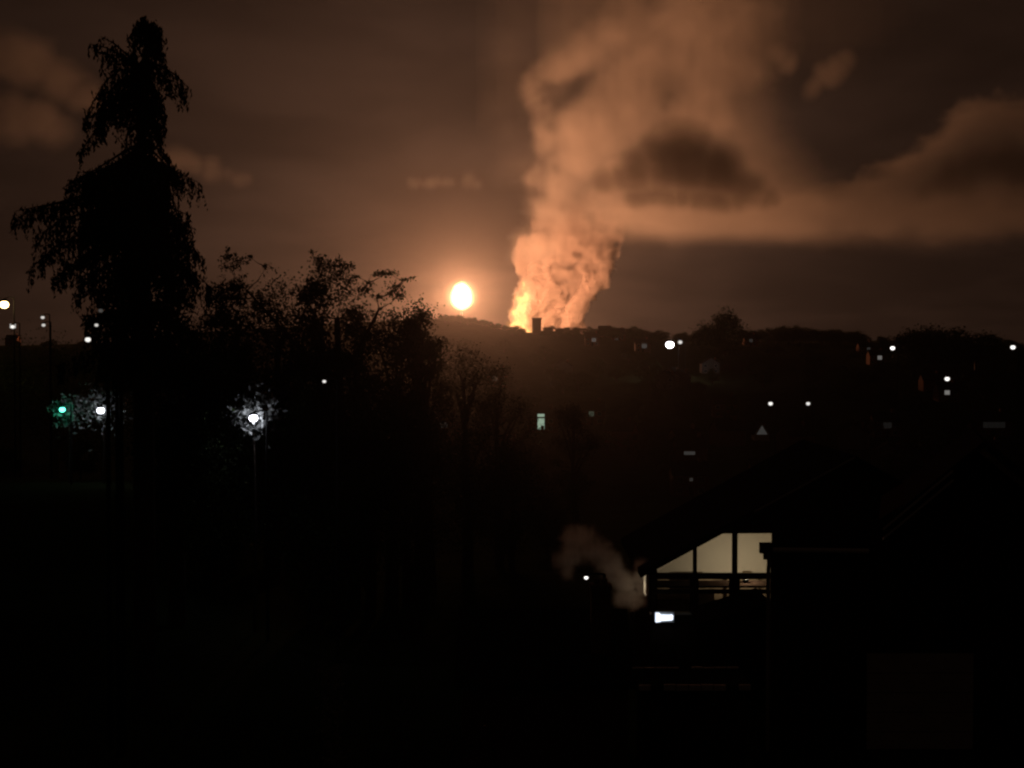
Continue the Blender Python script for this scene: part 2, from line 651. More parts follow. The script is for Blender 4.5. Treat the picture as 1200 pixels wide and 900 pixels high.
def smoke_lower():
    """the billowing column straight over the fire"""
    S = SmokeBox(575, 760, 215, 398, -62, 62, 1.35, FIRE_Y)
    st = [
        [(611, 396, 0, 15), (611, 372, -3, 14), (620, 345, 0, 17), (630, 320, 0, 19), (635, 292, 0, 20), (644, 262, 0, 23), (660, 228, 5, 28)],
        [(640, 398, 5, 22), (640, 370, 8, 24), (645, 345, 6, 27), (650, 318, 4, 30), (658, 290, 4, 32), (670, 260, 5, 34), (682, 222, 6, 36)],
        [(664, 396, 0, 18), (668, 372, -2, 16), (680, 352, -4, 15), (696, 332, -2, 14), (710, 314, 0, 13)],
        [(672, 345, 6, 20), (690, 312, 8, 24), (696, 285, 8, 26), (705, 258, 10, 28), (722, 240, 10, 28)],
        [(611, 314, -6, 8), (608, 298, -8, 8), (614, 285, -6, 11)],
        [(676, 372, -12, 9), (673, 360, -16, 8), (684, 348, -14, 9), (694, 340, -12, 9), (706, 322, -8, 9)],
    ]
    f = S.puffs(st, 3)
    U, V, W = S.U, S.V, S.W
    wx = fbm(U / 34, W / 34, V / 34, 3, off=7.1) - 0.5
    n1 = fbm((U + 16 * wx) / 15, W / 15, (V - 10 * wx) / 15, 4, billow=True)
    n2 = fbm(U / 40, W / 40, V / 40, 3, off=31.7)
    g = f + 0.75 * (n1 - 0.62) + 0.35 * (n2 - 0.5)
    edge = 0.08 + 0.40 * sstep(300, 225, V)
    d = np.clip(g / edge, 0, 1) ** 1.3
    dens = 0.14 * (1 - 0.88 * sstep(335, 240, V))
    S.D = (d * dens * sstep(215, 262, V) * sstep(760, 735, U)).astype(np.float32)
    x, y, z = at(640, 385, FIRE_Y)
    root = thing('smoke_plume', 'dense orange-lit smoke column billowing up from the fire on the ridge', 'smoke plume')
    S.build('smoke', mat_volume('dense_smoke', (0.74, 0.67, 0.64)), root)
    f2 = S.puffs([[q for q in a if q[1] > 318] for a in st[:3]], 3)
    S.D = np.clip((np.minimum(f2, f) + 0.75 * (n1 - 0.62) + 0.35 * (n2 - 0.5) - 0.12) / 0.4, 0, 1).astype(np.float32)
    S.build('smoke_core', M['smoke_core'], root, core=0.5)


def smoke_upper():
    """the plume leaning right and spreading out under the cloud"""
    S = SmokeBox(535, 1240, -50, 330, -120, 120, 3.0, FIRE_Y)
    U, V, W = S.U, S.V, S.W
    core = S.puffs([
        [(652, 310, 0, 34), (648, 285, 0, 36), (648, 262, 0, 38), (652, 225, 0, 40), (668, 190, 5, 44), (700, 150, 8, 52), (738, 105, 10, 62), (780, 60, 12, 72), (812, 10, 12, 80), (830, -50, 10, 84)],
        [(690, 250, 5, 34), (720, 215, 5, 34), (760, 190, 20, 26)],
        [(640, 165, -10, 26), (632, 130, -12, 22), (622, 95, -14, 18), (660, 80, -10, 26), (700, 60, 0, 34), (740, 20, 5, 44)],
        [(700, 130, 0, 36), (760, 125, 5, 52), (825, 118, 10, 52), (865, 60, 10, 56), (880, 0, 10, 56)],
    ], 11)
    veil = S.puffs([
        [(590, 150, 0, 34), (590, 110, 0, 36), (600, 70, 0, 40), (610, 20, 0, 46), (620, -40, 0, 50)],
        [(585, 205, 0, 22), (610, 190, 0, 30), (605, 160, 0, 30)],
        [(860, 140, 20, 40), (880, 80, 20, 52), (890, 20, 20, 60), (900, -40, 20, 60)],
        [(905, 66, 0, 18), (925, 70, 0, 14)], [(950, 105, 0, 16), (968, 95, 0, 17), (985, 72, 0, 14)],
    ], 12)
    wx = fbm(U / 90, W / 90, V / 90, 3, off=3.3) - 0.5
    n1 = fbm((U + 40 * wx) / 60, W / 60, (V + 30 * wx) / 60, 5, billow=True, off=9.0)
    n2 = fbm(U / 110, W / 110, V / 80, 4, off=21.7)
    gc = core + 0.95 * (n1 - 0.64) + 0.45 * (n2 - 0.5)
    gv = veil + 0.5 * (n1 - 0.6) + 0.5 * (n2 - 0.5)
    n5 = fbm((U + 30 * wx) / 30, W / 30, (V + 22 * wx) / 30, 4, billow=True, off=63.0)
    hole = np.exp(-(((U - 672) / 26) ** 2 + ((V - 108 - (U - 672) * -0.8) / 16) ** 2)) + 0.8 * np.exp(-(((U - 645) / 12) ** 2 + ((V - 150) / 10) ** 2))
    d = 0.0240 * np.clip(gc / 0.55, 0, 1) ** 1.25 * np.clip(0.7 + 0.6 * (n5 - 0.45), 0.4, 1.3) * (1 - 0.85 * np.clip(hole, 0, 1))
    d = d + 0.0016 * np.clip(gv / 0.9, 0, 1)
    wisp = S.puffs([[(905, 62, 0, 18), (922, 72, 0, 15)], [(948, 106, 0, 18), (968, 94, 0, 20), (988, 70, 0, 15)]], 31) + 0.5 * (n1 - 0.6)
    d = d + 0.026 * np.clip(wisp / 0.7, 0, 1)
    d = d + 0.0030 * np.exp(-(((U - 940) / 110) ** 2 + ((V - 20) / 52) ** 2)) * np.exp(-(W / 60) ** 2) * (0.3 + 1.2 * n2)
    # the sheet drifting right under the cloud, and the bank it feeds: soft, layered, no round lumps
    n3 = fbm(U / 120, W / 90, V / 40, 4, off=44.0)
    n4 = fbm(U / 44, W / 44, V / 30, 4, billow=True, off=52.0)
    vw = V + 46 * (n3 - 0.5) + 20 * (n4 - 0.6)
    dep = np.exp(-(W / 62) ** 2)
    mid = np.interp(U, [680, 760, 900, 1040, 1240], [262, 258, 254, 256, 254]).astype(np.float32)
    t = vw - mid
    sheet = np.exp(-(t / np.where(t < 0, 26, 19)) ** 2) * sstep(670, 740, U)
    d = d + 0.0115 * dep * sheet * (0.55 + 0.9 * n3) * np.interp(U, [680, 900, 1240], [1.0, 0.85, 0.95])
    top = np.interp(U, [880, 930, 990, 1050, 1090, 1120, 1160, 1200, 1240], [290, 236, 214, 192, 166, 138, 120, 126, 132]).astype(np.float32)
    q = vw + 16 * (n4 - 0.6) - top
    bank = sstep(-5, 9, q) * sstep(262, 235, vw) * (0.30 + 0.70 * np.exp(-(np.maximum(q, 0) / 30) ** 2))  # denser top rim puts the lit edge into the density
    d = d + 0.0125 * dep * bank * (0.5 + n4)
    # the broad thin smoke that wraps round the dark cloud
    lf = np.interp(V, [-50, 60, 130, 175, 190, 230, 270], [548, 560, 584, 596, 576, 608, 640]).astype(np.float32)
    rt = np.interp(V, [-50, 0, 60, 110, 160, 200, 240, 270], [900, 890, 880, 872, 888, 920, 960, 960]).astype(np.float32)
    uw = U + 26 * (n4 - 0.6) + 40 * (n2 - 0.5)
    broad = sstep(lf - 14, lf + 52, uw) * sstep(rt + 55, rt - 40, uw) * sstep(290, 262, V)
    side = np.interp(U, [560, 625, 660, 820, 880, 1000], [0.10, 0.16, 1.0, 1.0, 2.0, 2.0]).astype(np.float32)
    d = d + 0.0042 * dep * broad * side * (0.05 + 0.9 * n2 + 0.9 * n4) * (1 - 0.8 * np.clip(hole, 0, 1))
    S.D = (d * S.fade_box(14) * sstep(328, 285, V)).astype(np.float32)
    o = S.build('smoke_cloud', M['smoke'])
    tag(o, 'broad brown smoke spreading up and right from the top of the fire column', 'smoke')


def smoke_dark():
    """dark clouds hanging in front of the lit smoke"""
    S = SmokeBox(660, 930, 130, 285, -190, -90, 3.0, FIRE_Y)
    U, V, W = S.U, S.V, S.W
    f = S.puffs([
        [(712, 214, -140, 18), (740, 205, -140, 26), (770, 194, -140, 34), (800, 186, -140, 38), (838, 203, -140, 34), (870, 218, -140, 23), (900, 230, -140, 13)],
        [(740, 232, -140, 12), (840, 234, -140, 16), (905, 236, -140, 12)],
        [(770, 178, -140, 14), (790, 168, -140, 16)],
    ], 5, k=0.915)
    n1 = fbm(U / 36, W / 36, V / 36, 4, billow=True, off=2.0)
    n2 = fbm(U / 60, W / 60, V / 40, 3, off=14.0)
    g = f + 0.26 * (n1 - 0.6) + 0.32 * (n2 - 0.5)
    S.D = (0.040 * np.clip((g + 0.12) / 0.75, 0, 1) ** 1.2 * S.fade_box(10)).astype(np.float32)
    o = S.build('dark_cloud', M['dark_smoke'])
    S2 = SmokeBox(1000, 1200, 140, 275, -170, -90, 4.0, FIRE_Y)  # added before the bank: its shaded body put into dark colour
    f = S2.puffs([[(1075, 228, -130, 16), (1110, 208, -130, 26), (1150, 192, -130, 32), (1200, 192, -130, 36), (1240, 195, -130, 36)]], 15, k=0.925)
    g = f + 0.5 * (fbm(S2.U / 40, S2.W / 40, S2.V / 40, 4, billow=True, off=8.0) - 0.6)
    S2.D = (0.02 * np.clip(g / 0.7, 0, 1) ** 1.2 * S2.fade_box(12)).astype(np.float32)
    tag(S2.build('dark_cloud', M['dark_smoke']), 'dark underside of the cloud bank at the far right edge', 'smoke')
    tag(o, 'dark cloud hanging in front of the lit smoke right of the column', 'smoke')


def smoke_left():
    S = SmokeBox(-60, 590, 0, 250, -60, 60, 4.2, FIRE_Y)
    U, V, W = S.U, S.V, S.W
    f = S.puffs([
        [(-60, 60, 0, 36), (0, 70, 0, 38), (40, 85, 0, 38), (80, 105, 0, 34), (110, 120, 0, 28)],
        [(-40, 130, 0, 40), (20, 140, 0, 40), (70, 150, 0, 30)],
        [(180, 195, 0, 16), (215, 188, 0, 22), (245, 200, 0, 18), (290, 212, 0, 12)],
    ], 8)
    k = S.puffs([[(482, 216, 0, 9), (505, 215, 0, 9), (530, 214, 0, 8)], [(551, 212, 0, 13), (560, 216, 0, 9)]], 9)
    n1 = fbm(U / 46, W / 46, V / 34, 4, billow=True, off=4.0)
    g = f + 0.6 * (n1 - 0.6)
    d = 0.0085 * np.clip(g / 0.6, 0, 1) ** 1.2 + 0.010 * np.clip((k + 0.5 * (n1 - 0.6)) / 0.7, 0, 1)
    S.D = (d * S.fade_box(16)).astype(np.float32)
    o = S.build('cloud_wisp', M['smoke'])
    tag(o, 'thin ragged brown clouds drifting left of the bright flare', 'cloud')


def flames():
    """the burning base of the column, glowing through its left edge"""
    S = SmokeBox(588, 690, 318, 400, -24, 20, 1.3, FIRE_Y - 14)
    U, V, W = S.U, S.V, S.W
    f = S.puffs([
        [(612, 400, 0, 16), (607, 384, 0, 15), (608, 366, 0, 12), (613, 350, 0, 11), (614, 338, 0, 8), (612, 328, 0, 4)],
        [(622, 398, 0, 10), (634, 396, 0, 8), (650, 398, 0, 6)],
    ], 6)
    n1 = fbm(U / 13, W / 13, V / 17, 4, billow=True, off=6.0)
    g = f + 0.8 * (n1 - 0.62)
    S.D = (np.clip(g / 0.75, 0, 1) ** 1.5).astype(np.float32)
    m = bpy.data.materials.new('flame')
    m.use_nodes = True
    t = m.node_tree
    t.nodes.remove(t.nodes['Principled BSDF'])
    at_ = mk(t, 'ShaderNodeAttribute')
    at_.attribute_name = 'density'
    e = mk(t, 'ShaderNodeEmission')
    e.inputs[0].default_value = (1.0, 0.50, 0.13, 1)
    t.links.new(mathn(t, 'MULTIPLY', at_.outputs['Fac'], FLAME), e.inputs[1])
    t.links.new(e.outputs[0], t.nodes['Material Output'].inputs['Volume'])
    root = thing('fire', 'yellow flames burning at the foot of the smoke column behind the ridge', 'fire')
    S.build('flame_glow', m, root)
    S.build('flame', mat_flame('flame_tongue', (1.0, 0.50, 0.13), 0.3), root, core=0.6)


FLAME = 0.075


def flare():
    cx, cy, cz = at(541, 347, FLARE_Y)
    s = FLARE_Y / F
    root = thing('gas_flare', 'dazzling oval gas flame standing just over the dark ridge', 'flare', (cx, cy, gz(cx, cy)))
    h = cz - gz(cx, cy)
    mb = MB()
    prof = []
    for k in range(15):
        a = -math.pi / 2 + math.pi * k / 14
        r = 14.2 * math.cos(a) * (1.0 - 0.10 * math.sin(a))
        prof.append((max(r, 0.02) * s, h + 17.5 * s * math.sin(a)))
    mb.lathe(prof, n=20)
    me = mb.mesh('flame', True)
    co = np.zeros(len(me.vertices) * 3, np.float32)
    me.vertices.foreach_get('co', co)
    co = co.reshape(-1, 3)
    nn = fbm(co[:, 0] / 4, co[:, 1] / 4, co[:, 2] / 6, 3)
    co[:, :2] *= (0.9 + 0.2 * nn)[:, None]
    me.vertices.foreach_set('co', co.ravel())
    link('flame', me, mat_flame('flare_flame', (1.0, 0.56, 0.24), 4.5, 2.4), root)
    # glowing shell added for the soft halo round the flame
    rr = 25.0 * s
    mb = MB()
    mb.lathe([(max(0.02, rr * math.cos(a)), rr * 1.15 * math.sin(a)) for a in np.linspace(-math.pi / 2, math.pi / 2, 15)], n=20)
    m = bpy.data.materials.new('flare_halo')
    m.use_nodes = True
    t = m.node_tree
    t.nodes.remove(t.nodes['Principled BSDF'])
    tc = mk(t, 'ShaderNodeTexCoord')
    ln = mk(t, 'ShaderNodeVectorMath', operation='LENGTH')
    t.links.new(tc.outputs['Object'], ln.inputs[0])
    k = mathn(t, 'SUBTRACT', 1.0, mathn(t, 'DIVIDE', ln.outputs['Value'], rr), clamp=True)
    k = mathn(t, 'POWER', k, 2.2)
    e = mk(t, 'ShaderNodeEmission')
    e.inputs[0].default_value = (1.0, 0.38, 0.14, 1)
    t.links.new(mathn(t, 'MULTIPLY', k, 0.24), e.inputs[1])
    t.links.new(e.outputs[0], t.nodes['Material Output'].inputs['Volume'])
    mb.build('flare_halo', m, root, loc=(0, 0, h), smooth=True)
    st = MB()
    st.lathe([(1.3, 0), (0.9, h * 0.5), (0.7, h - 17.0 * s), (1.0, h - 16.9 * s), (1.0, h - 15.5 * s), (0.6, h - 15.4 * s)], n=12)
    st.build('stack', M['pole'], root)
    l = lamp('flare_light', (0, 0, h), FLARE_W, (1.0, 0.405, 0.19), 8.0)
    l.parent = root
    # the fire at the foot of the column throws its own light up into the smoke
    lamp('fire_light', at(611, 362, FIRE_Y - 34), FIRE_W, (1.0, 0.44, 0.18), 6.0)
    lamp('fire_light', at(655, 384, FIRE_Y - 46), FIRE_W * 0.8, (1.0, 0.42, 0.17), 6.0)


FLARE_W, FIRE_W = 4.2e6, 0.2e5
smoke_lower()
smoke_upper()
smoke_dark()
smoke_left()
flames()
flare()


# ------------------------------------------------------------------ air
def haze():
    mb = MB()
    mb.box(-1900, 1900, -450, 2300, -45, 470)
    o = mb.build('haze', M['haze'])
    tag(o, kind='stuff')


haze()


# ------------------------------------------------------------------ trees
def leaf_quads(C, size, rng, flat=0.0):
    """one small leaf-shaped quad per row of C"""
    n = len(C)
    u = rng.normal(size=(n, 3))
    u[:, 2] *= 1 - flat
    u /= np.linalg.norm(u, axis=1)[:, None]
    w = rng.normal(size=(n, 3))
    w -= (w * u).sum(1)[:, None] * u
    w /= np.linalg.norm(w, axis=1)[:, None]
    s = size * rng.uniform(0.6, 1.3, n)[:, None]
    a, b, c, d = C - u * s, C + w * s * 0.5, C + u * s, C - w * s * 0.5
    V = np.stack([a, b, c, d], 1).reshape(-1, 3)
    return V, np.arange(4 * n).reshape(-1, 4)


def clump_points(n_clumps, per, H, Wd, rng, base=0.25, clump=0.16, hollow=0.35):
    """leaf positions of a broad crown of height H and width Wd, gathered in clumps"""
    out, cs = [], []
    for _ in range(n_clumps):
        while True:
            p = rng.uniform(-1, 1, 3)
            r = np.linalg.norm(p)
            if hollow < r < 1:
                break
        zf = (p[2] + 1) / 2
        wf = 0.55 + 0.45 * math.sin(math.pi * min(1, zf * 0.9 + 0.1))
        c = np.array([p[0] * Wd / 2 * wf, p[1] * Wd / 2 * wf, H * (base + (1 - base) * zf * 0.93)])
        rad = clump * Wd * rng.uniform(0.6, 1.3)
        q = rng.normal(size=(per, 3)) * rad * 0.5
        q[:, 2] *= 0.75
        q = q * (1.0 if rng.random() < 0.85 else 1.25)
        out.append(c + q)
        cs.append(c)
    return np.concatenate(out), cs


def trunk_mb(H, r, targets, rng, base=0.25):
    mb = MB()
    top = np.array([rng.normal(0, 0.02) * H, rng.normal(0, 0.02) * H, H * 0.82])
    pts = [np.array([0, 0, -0.6]), np.array([rng.normal(0, .01) * H, 0, H * 0.22]), top * 0.6, top]
    mb.tube(pts, [r * 1.3, r, r * 0.6, r * 0.12], 7)
    for c in targets:
        t = np.clip(c[2] / H - rng.uniform(0.12, 0.3), base * 0.8, 0.78)
        s = top * (t / 0.82)
        mid = (s + c) / 2 + np.array([0, 0, 0.03 * H])
        mb.tube([s, mid, np.array(c)], [r * 0.35, r * 0.22, r * 0.06], 4)
    return mb


TREE_KINDS = []
for k in range(4):
    rg = np.random.default_rng(40 + k)
    Wd = [0.75, 0.95, 0.6, 0.85][k]
    P, cs = clump_points([30, 36, 26, 30][k], 170, 1.0, Wd, rg, [0.18, 0.22, 0.12, 0.2][k], 0.2)
    V, Fc = leaf_quads(P, 0.024, rg)
    TREE_KINDS.append((mesh_np('crown', V, Fc), trunk_mb(1.0, 0.028, cs[:9], rg).mesh('trunk')))


def far_tree(k, x, y, H, wscale, label, group, name='bushy_tree', rz=None):
    root = thing(name, label, 'tree', (x, y, gz(x, y) - 0.1), random.uniform(0, 6.28) if rz is None else rz, group)
    root.scale = (H * wscale, H * wscale, H)
    for nm, me, mt in (('crown', TREE_KINDS[k][0], 'leaf'), ('trunk', TREE_KINDS[k][1], 'bark')):
        link(nm, me, M[mt], root)
    return root


# the skyline: crowns along the ridge, each standing on the ridge ground
def ridge_trees():
    prof = [(20, 398), (60, 397), (105, 395), (500, 366), (520, 369), (548, 371), (566, 374), (583, 380), (604, 382), (655, 383), (676, 383), (700, 384),
            (716, 383), (741, 382), (757, 386), (775, 387), (800, 389), (815, 386), (882, 387), (902, 384), (924, 380), (944, 383), (962, 385),
            (981, 385), (1002, 388), (1018, 393), (1032, 394), (1160, 390), (1176, 396), (1196, 402)]
    k = 0
    prof = prof + [(592, 381), (612, 385), (640, 384), (647, 382), (664, 382), (688, 383), (728, 384), (750, 384), (766, 388), (793, 391), (870, 386), (892, 386),
                   (913, 384), (934, 381), (953, 385), (972, 384), (992, 387), (1010, 391), (530, 368), (538, 368), (556, 372), (575, 378)]
    for i, (px, py) in enumerate(prof):
        for j in range(2):
            qx = px + random.uniform(-9, 9) * j
            Y = 860 + random.uniform(-25, 10) - 30 * j
            x, y, z = at(qx, py + 2.5 * j + random.uniform(-1, 2), Y)
            H = max(4.0, z - gz(x, y))
            where = ('below the left street lamp' if px < 300 else 'left of and below the gas flare' if px < 592 else 'in front of the smoke column'
                     if px < 690 else 'between the smoke column and the white floodlight' if px < 790 else 'on the bare right part of the ridge')
            far_tree(k % 4, x, y, H, random.uniform(1.4, 2.5), 'small dark skyline tree ' + where, 'skyline trees ' + where)
            k += 1


ridge_trees()


def tree_at(px, py, Y, wpx, label, group=None, k=0, name='bushy_tree'):
    x, y, z = at(px, py, Y)
    H = z - gz(x, y)
    Wd = wpx / F * Y
    base_w = [0.75, 0.95, 0.6, 0.85][k]
    return far_tree(k, x, y, H, Wd / (H * base_w), label, group, name)


tree_at(850, 362, 640, 50, 'round-headed tree standing up alone above the right skyline', k=1)
tree_at(826, 378, 660, 30, 'low bushy tree at the left foot of the round-headed skyline tree', k=0)
for q, (a, b) in enumerate(((1072, 384), (1095, 382), (1120, 383), (1145, 387))):
    tree_at(a, b, 600 + 6 * q, 62, 'dark tree, %s of the four crowns forming the hump on the right skyline' % ('first', 'second', 'third', 'rightmost')[q], k=q)

HILL = 'trees scattered over the far hillside'
LIT = [(580, 443), (475, 495), (520, 498), (634, 494), (693, 485), (738, 442), (710, 399), (755, 405), (785, 404), (797, 401), (831, 394), (880, 399), (893, 503),
       (903, 473), (947, 473), (1025, 414), (1046, 408), (1110, 452), (1097, 459), (1040, 498), (1165, 498), (900, 559), (810, 562), (1187, 407)]
for i in range(190):
    px = random.uniform(420, 1240)
    Y = random.choice([random.uniform(300, 560), random.uniform(480, 840)])
    x = (px - 600) / F * Y
    H = random.uniform(5, 9)
    b = (gz(x, Y) - EYE) / Y * F
    top = 410 - b - H / Y * F
    if top < (392 if px < 700 else 402) or any(abs(px - a) < 6 + 0.6 * H / Y * F and top - 6 < c < 412 - b for a, c in LIT):
        continue
    far_tree(i % 4, x, Y, H, random.uniform(1.0, 1.7), 'dark tree among the unlit houses of the far hillside', HILL)

VAL = 'trees in the dark valley below'
for i in range(16):
    px = random.uniform(-60, 700)
    Y = random.uniform(95, 260)
    x = (px - 600) / F * Y
    H = random.uniform(4, 8)
    top = 410 - (gz(x, Y) + H - EYE) / Y * F
    if top < 505:
        continue
    far_tree(i % 4, x, Y, H, random.uniform(0.9, 1.3), 'black tree in the unlit valley below the conifer', VAL)


# near broadleaf trees on the left, cut out against the glow
def near_tree(px, py, Y, wpx, label, seed, depth=None, low=None, dens=1.0, clump=0.2, leaf=0.11, n=40):
    """crown from row py down to row low, wpx wide"""
    rg = np.random.default_rng(seed)
    x, y, z = at(px, py, Y)
    g = gz(x, y)
    H = z - g
    Wd = wpx / F * Y
    base = max(0.1, min(0.8, (at(px, low, Y)[2] - g) / H)) if low else 0.3
    P, cs = clump_points(n, int(190 * dens), H, Wd, rg, base, clump)
    V, Fc = leaf_quads(P, leaf, rg)
    root = thing('leafy_tree', label, 'tree', (x, y, g))
    link('crown', mesh_np('crown', V, Fc), M['leaf'], root)
    trunk_mb(H, 0.02 * H, cs[:14], rg, base).build('trunk', M['bark'], root)
    return root


near_tree(205, 283, 62, 110, 'tall leafy tree just behind the right side of the drooping conifer', 1, low=640, n=90)
near_tree(268, 296, 78, 90, 'leafy tree with thin twigs sticking up, right of the drooping conifer', 2, low=640, n=90)
near_tree(318, 296, 84, 120, 'flat-topped leafy tree in the black mass left of the flare', 3, low=640, n=100)
near_tree(368, 302, 74, 84, 'leafy tree below the ragged open crown left of the flare', 4, low=660, n=90)
near_tree(458, 340, 92, 100, 'low dense tree under the feathery branches left of the flare', 5, low=600, n=90)
near_tree(412, 330, 88, 90, 'dense tree filling the dark gap below the ragged open crown', 15, low=640, n=90)
for q, (a, b, c, w) in enumerate(((255, 430, 70, 120), (312, 425, 86, 130), (372, 428, 72, 120), (432, 432, 86, 120), (478, 440, 96, 100), (545, 492, 124, 110), (600, 505, 140, 90))):
    near_tree(a, b, c, w, 'black bush under the left trees, %s counted from the conifer towards the valley' % ('first', 'second', 'third', 'fourth', 'fifth', 'sixth', 'seventh')[q], 30 + q, low=880, n=60, clump=0.24)
near_tree(548, 391, 130, 100, 'dark crown below the flare, upper step of the canopy sloping down right', 17, low=600, n=50)
near_tree(585, 412, 150, 90, 'dark crown in the middle of the canopy sloping down right below the flare', 18, low=600, n=50)
near_tree(672, 452, 170, 60, 'dark crown at the lower end of the canopy sloping down right below the flare', 19, low=600, n=50)
near_tree(505, 368, 105, 60, 'low dark crown sloping down towards the foot of the flare', 16, low=560, n=40)
near_tree(489, 343, 100, 38, 'small faint bush crown nearest to the left of the flare', 6, low=440, n=26, clump=0.34)
near_tree(-8, 398, 140, 150, 'dark tree at the left edge below the yellow street lamp', 7, low=520, n=50)
near_tree(66, 398, 150, 120, 'dark tree behind the green signal lamp on the left', 8, low=520, n=50)
near_tree(120, 396, 146, 110, 'dark tree behind the left of the two white garden lamps', 9, low=540, n=50)
near_tree(200, 400, 130, 130, 'dark tree behind the lower trunk of the conifer', 10, low=560, n=50)


def open_tree():
    """ragged crown left of the flare: separate sprays of leaves with sky between"""
    Y = 76.0
    x0, y0, _ = at(395, 330, Y)
    g = gz(x0, y0)
    root = thing('leafy_tree', 'ragged open-crowned tree with separate leaf sprays left of the flare', 'tree', (x0, y0, g))
    rg = np.random.default_rng(77)
    #        px   py   rx ry n
    sprays = [(372, 302, 9, 5, 60), (381, 312, 12, 8, 150), (392, 309, 12, 8, 150), (407, 311, 8, 4, 70), (398, 324, 14, 9, 170), (385, 330, 14, 9, 160),
              (405, 338, 12, 9, 150), (395, 348, 16, 8, 160), (412, 328, 7, 5, 60), (420, 325, 4, 2, 24), (434, 333, 6, 3, 40), (428, 341, 9, 6, 90),
              (448, 320, 9, 3, 70), (458, 321, 8, 3, 60), (440, 322, 5, 2, 30), (474, 327, 8, 2, 34), (482, 324, 4, 2, 16), (462, 336, 9, 6, 100),
              (468, 346, 8, 6, 90), (457, 344, 5, 4, 40), (366, 296, 3, 4, 20), (372, 318, 10, 9, 90), (443, 348, 8, 4, 50),
              (262, 298, 5, 3, 26), (274, 304, 12, 5, 90), (266, 312, 12, 5, 80), (284, 306, 8, 5, 60), (300, 304, 3, 3, 20), (268, 292, 2, 3, 12), (312, 312, 6, 3, 30)]
    P, mb = [], MB()
    hub = np.array([0, 0, at(395, 372, Y)[2] - g])
    hub2 = np.array([at(288, 340, Y)[0] - x0, 0.4, at(288, 340, Y)[2] - g])
    hub3 = np.array([at(445, 362, Y)[0] - x0, -0.3, at(445, 362, Y)[2] - g])
    mb.tube([(0, 0, -0.5), hub * 0.5 + np.array([0.2, 0, 0]), hub], [0.36, 0.28, 0.16], 8)
    for h in (hub2, hub3):
        mb.tube([hub * 0.8, (hub * 0.8 + h) / 2 + np.array([0, 0, -0.3]), h], [0.16, 0.12, 0.06], 6)
    sc_ = Y / F
    cen = []
    for (px, py, rx, ry, n) in sprays:
        c = np.array(at(px, py, Y)) - np.array([x0, y0, g])
        c[1] += rg.normal(0, 0.8)
        q = rg.normal(size=(int(n * 1.4), 3)) * np.array([rx * 0.55, rx * 0.6, ry * 0.55]) * sc_
        P.append(c + q)
        cen.append((px, py, c))
    for (px, py, c) in cen:
        low = [(math.hypot(q - px, 1.5 * (w - py)), d) for q, w, d in cen if w > py + 3 and abs(q - px) < 30]
        h = min(low, key=lambda t: t[0])[1] if low else (hub2 if px < 330 else (hub3 if px > 425 else hub))
        mb.tube([h, (h + c) / 2 + np.array([rg.normal(0, .15), 0, rg.normal(0, 0.12)]), c], [0.035, 0.022, 0.01], 4)
    V, Fc = leaf_quads(np.concatenate(P), 0.085, rg)
    link('crown', mesh_np('crown', V, Fc), M['leaf'], root)
    mb.build('trunk', M['bark'], root)


open_tree()


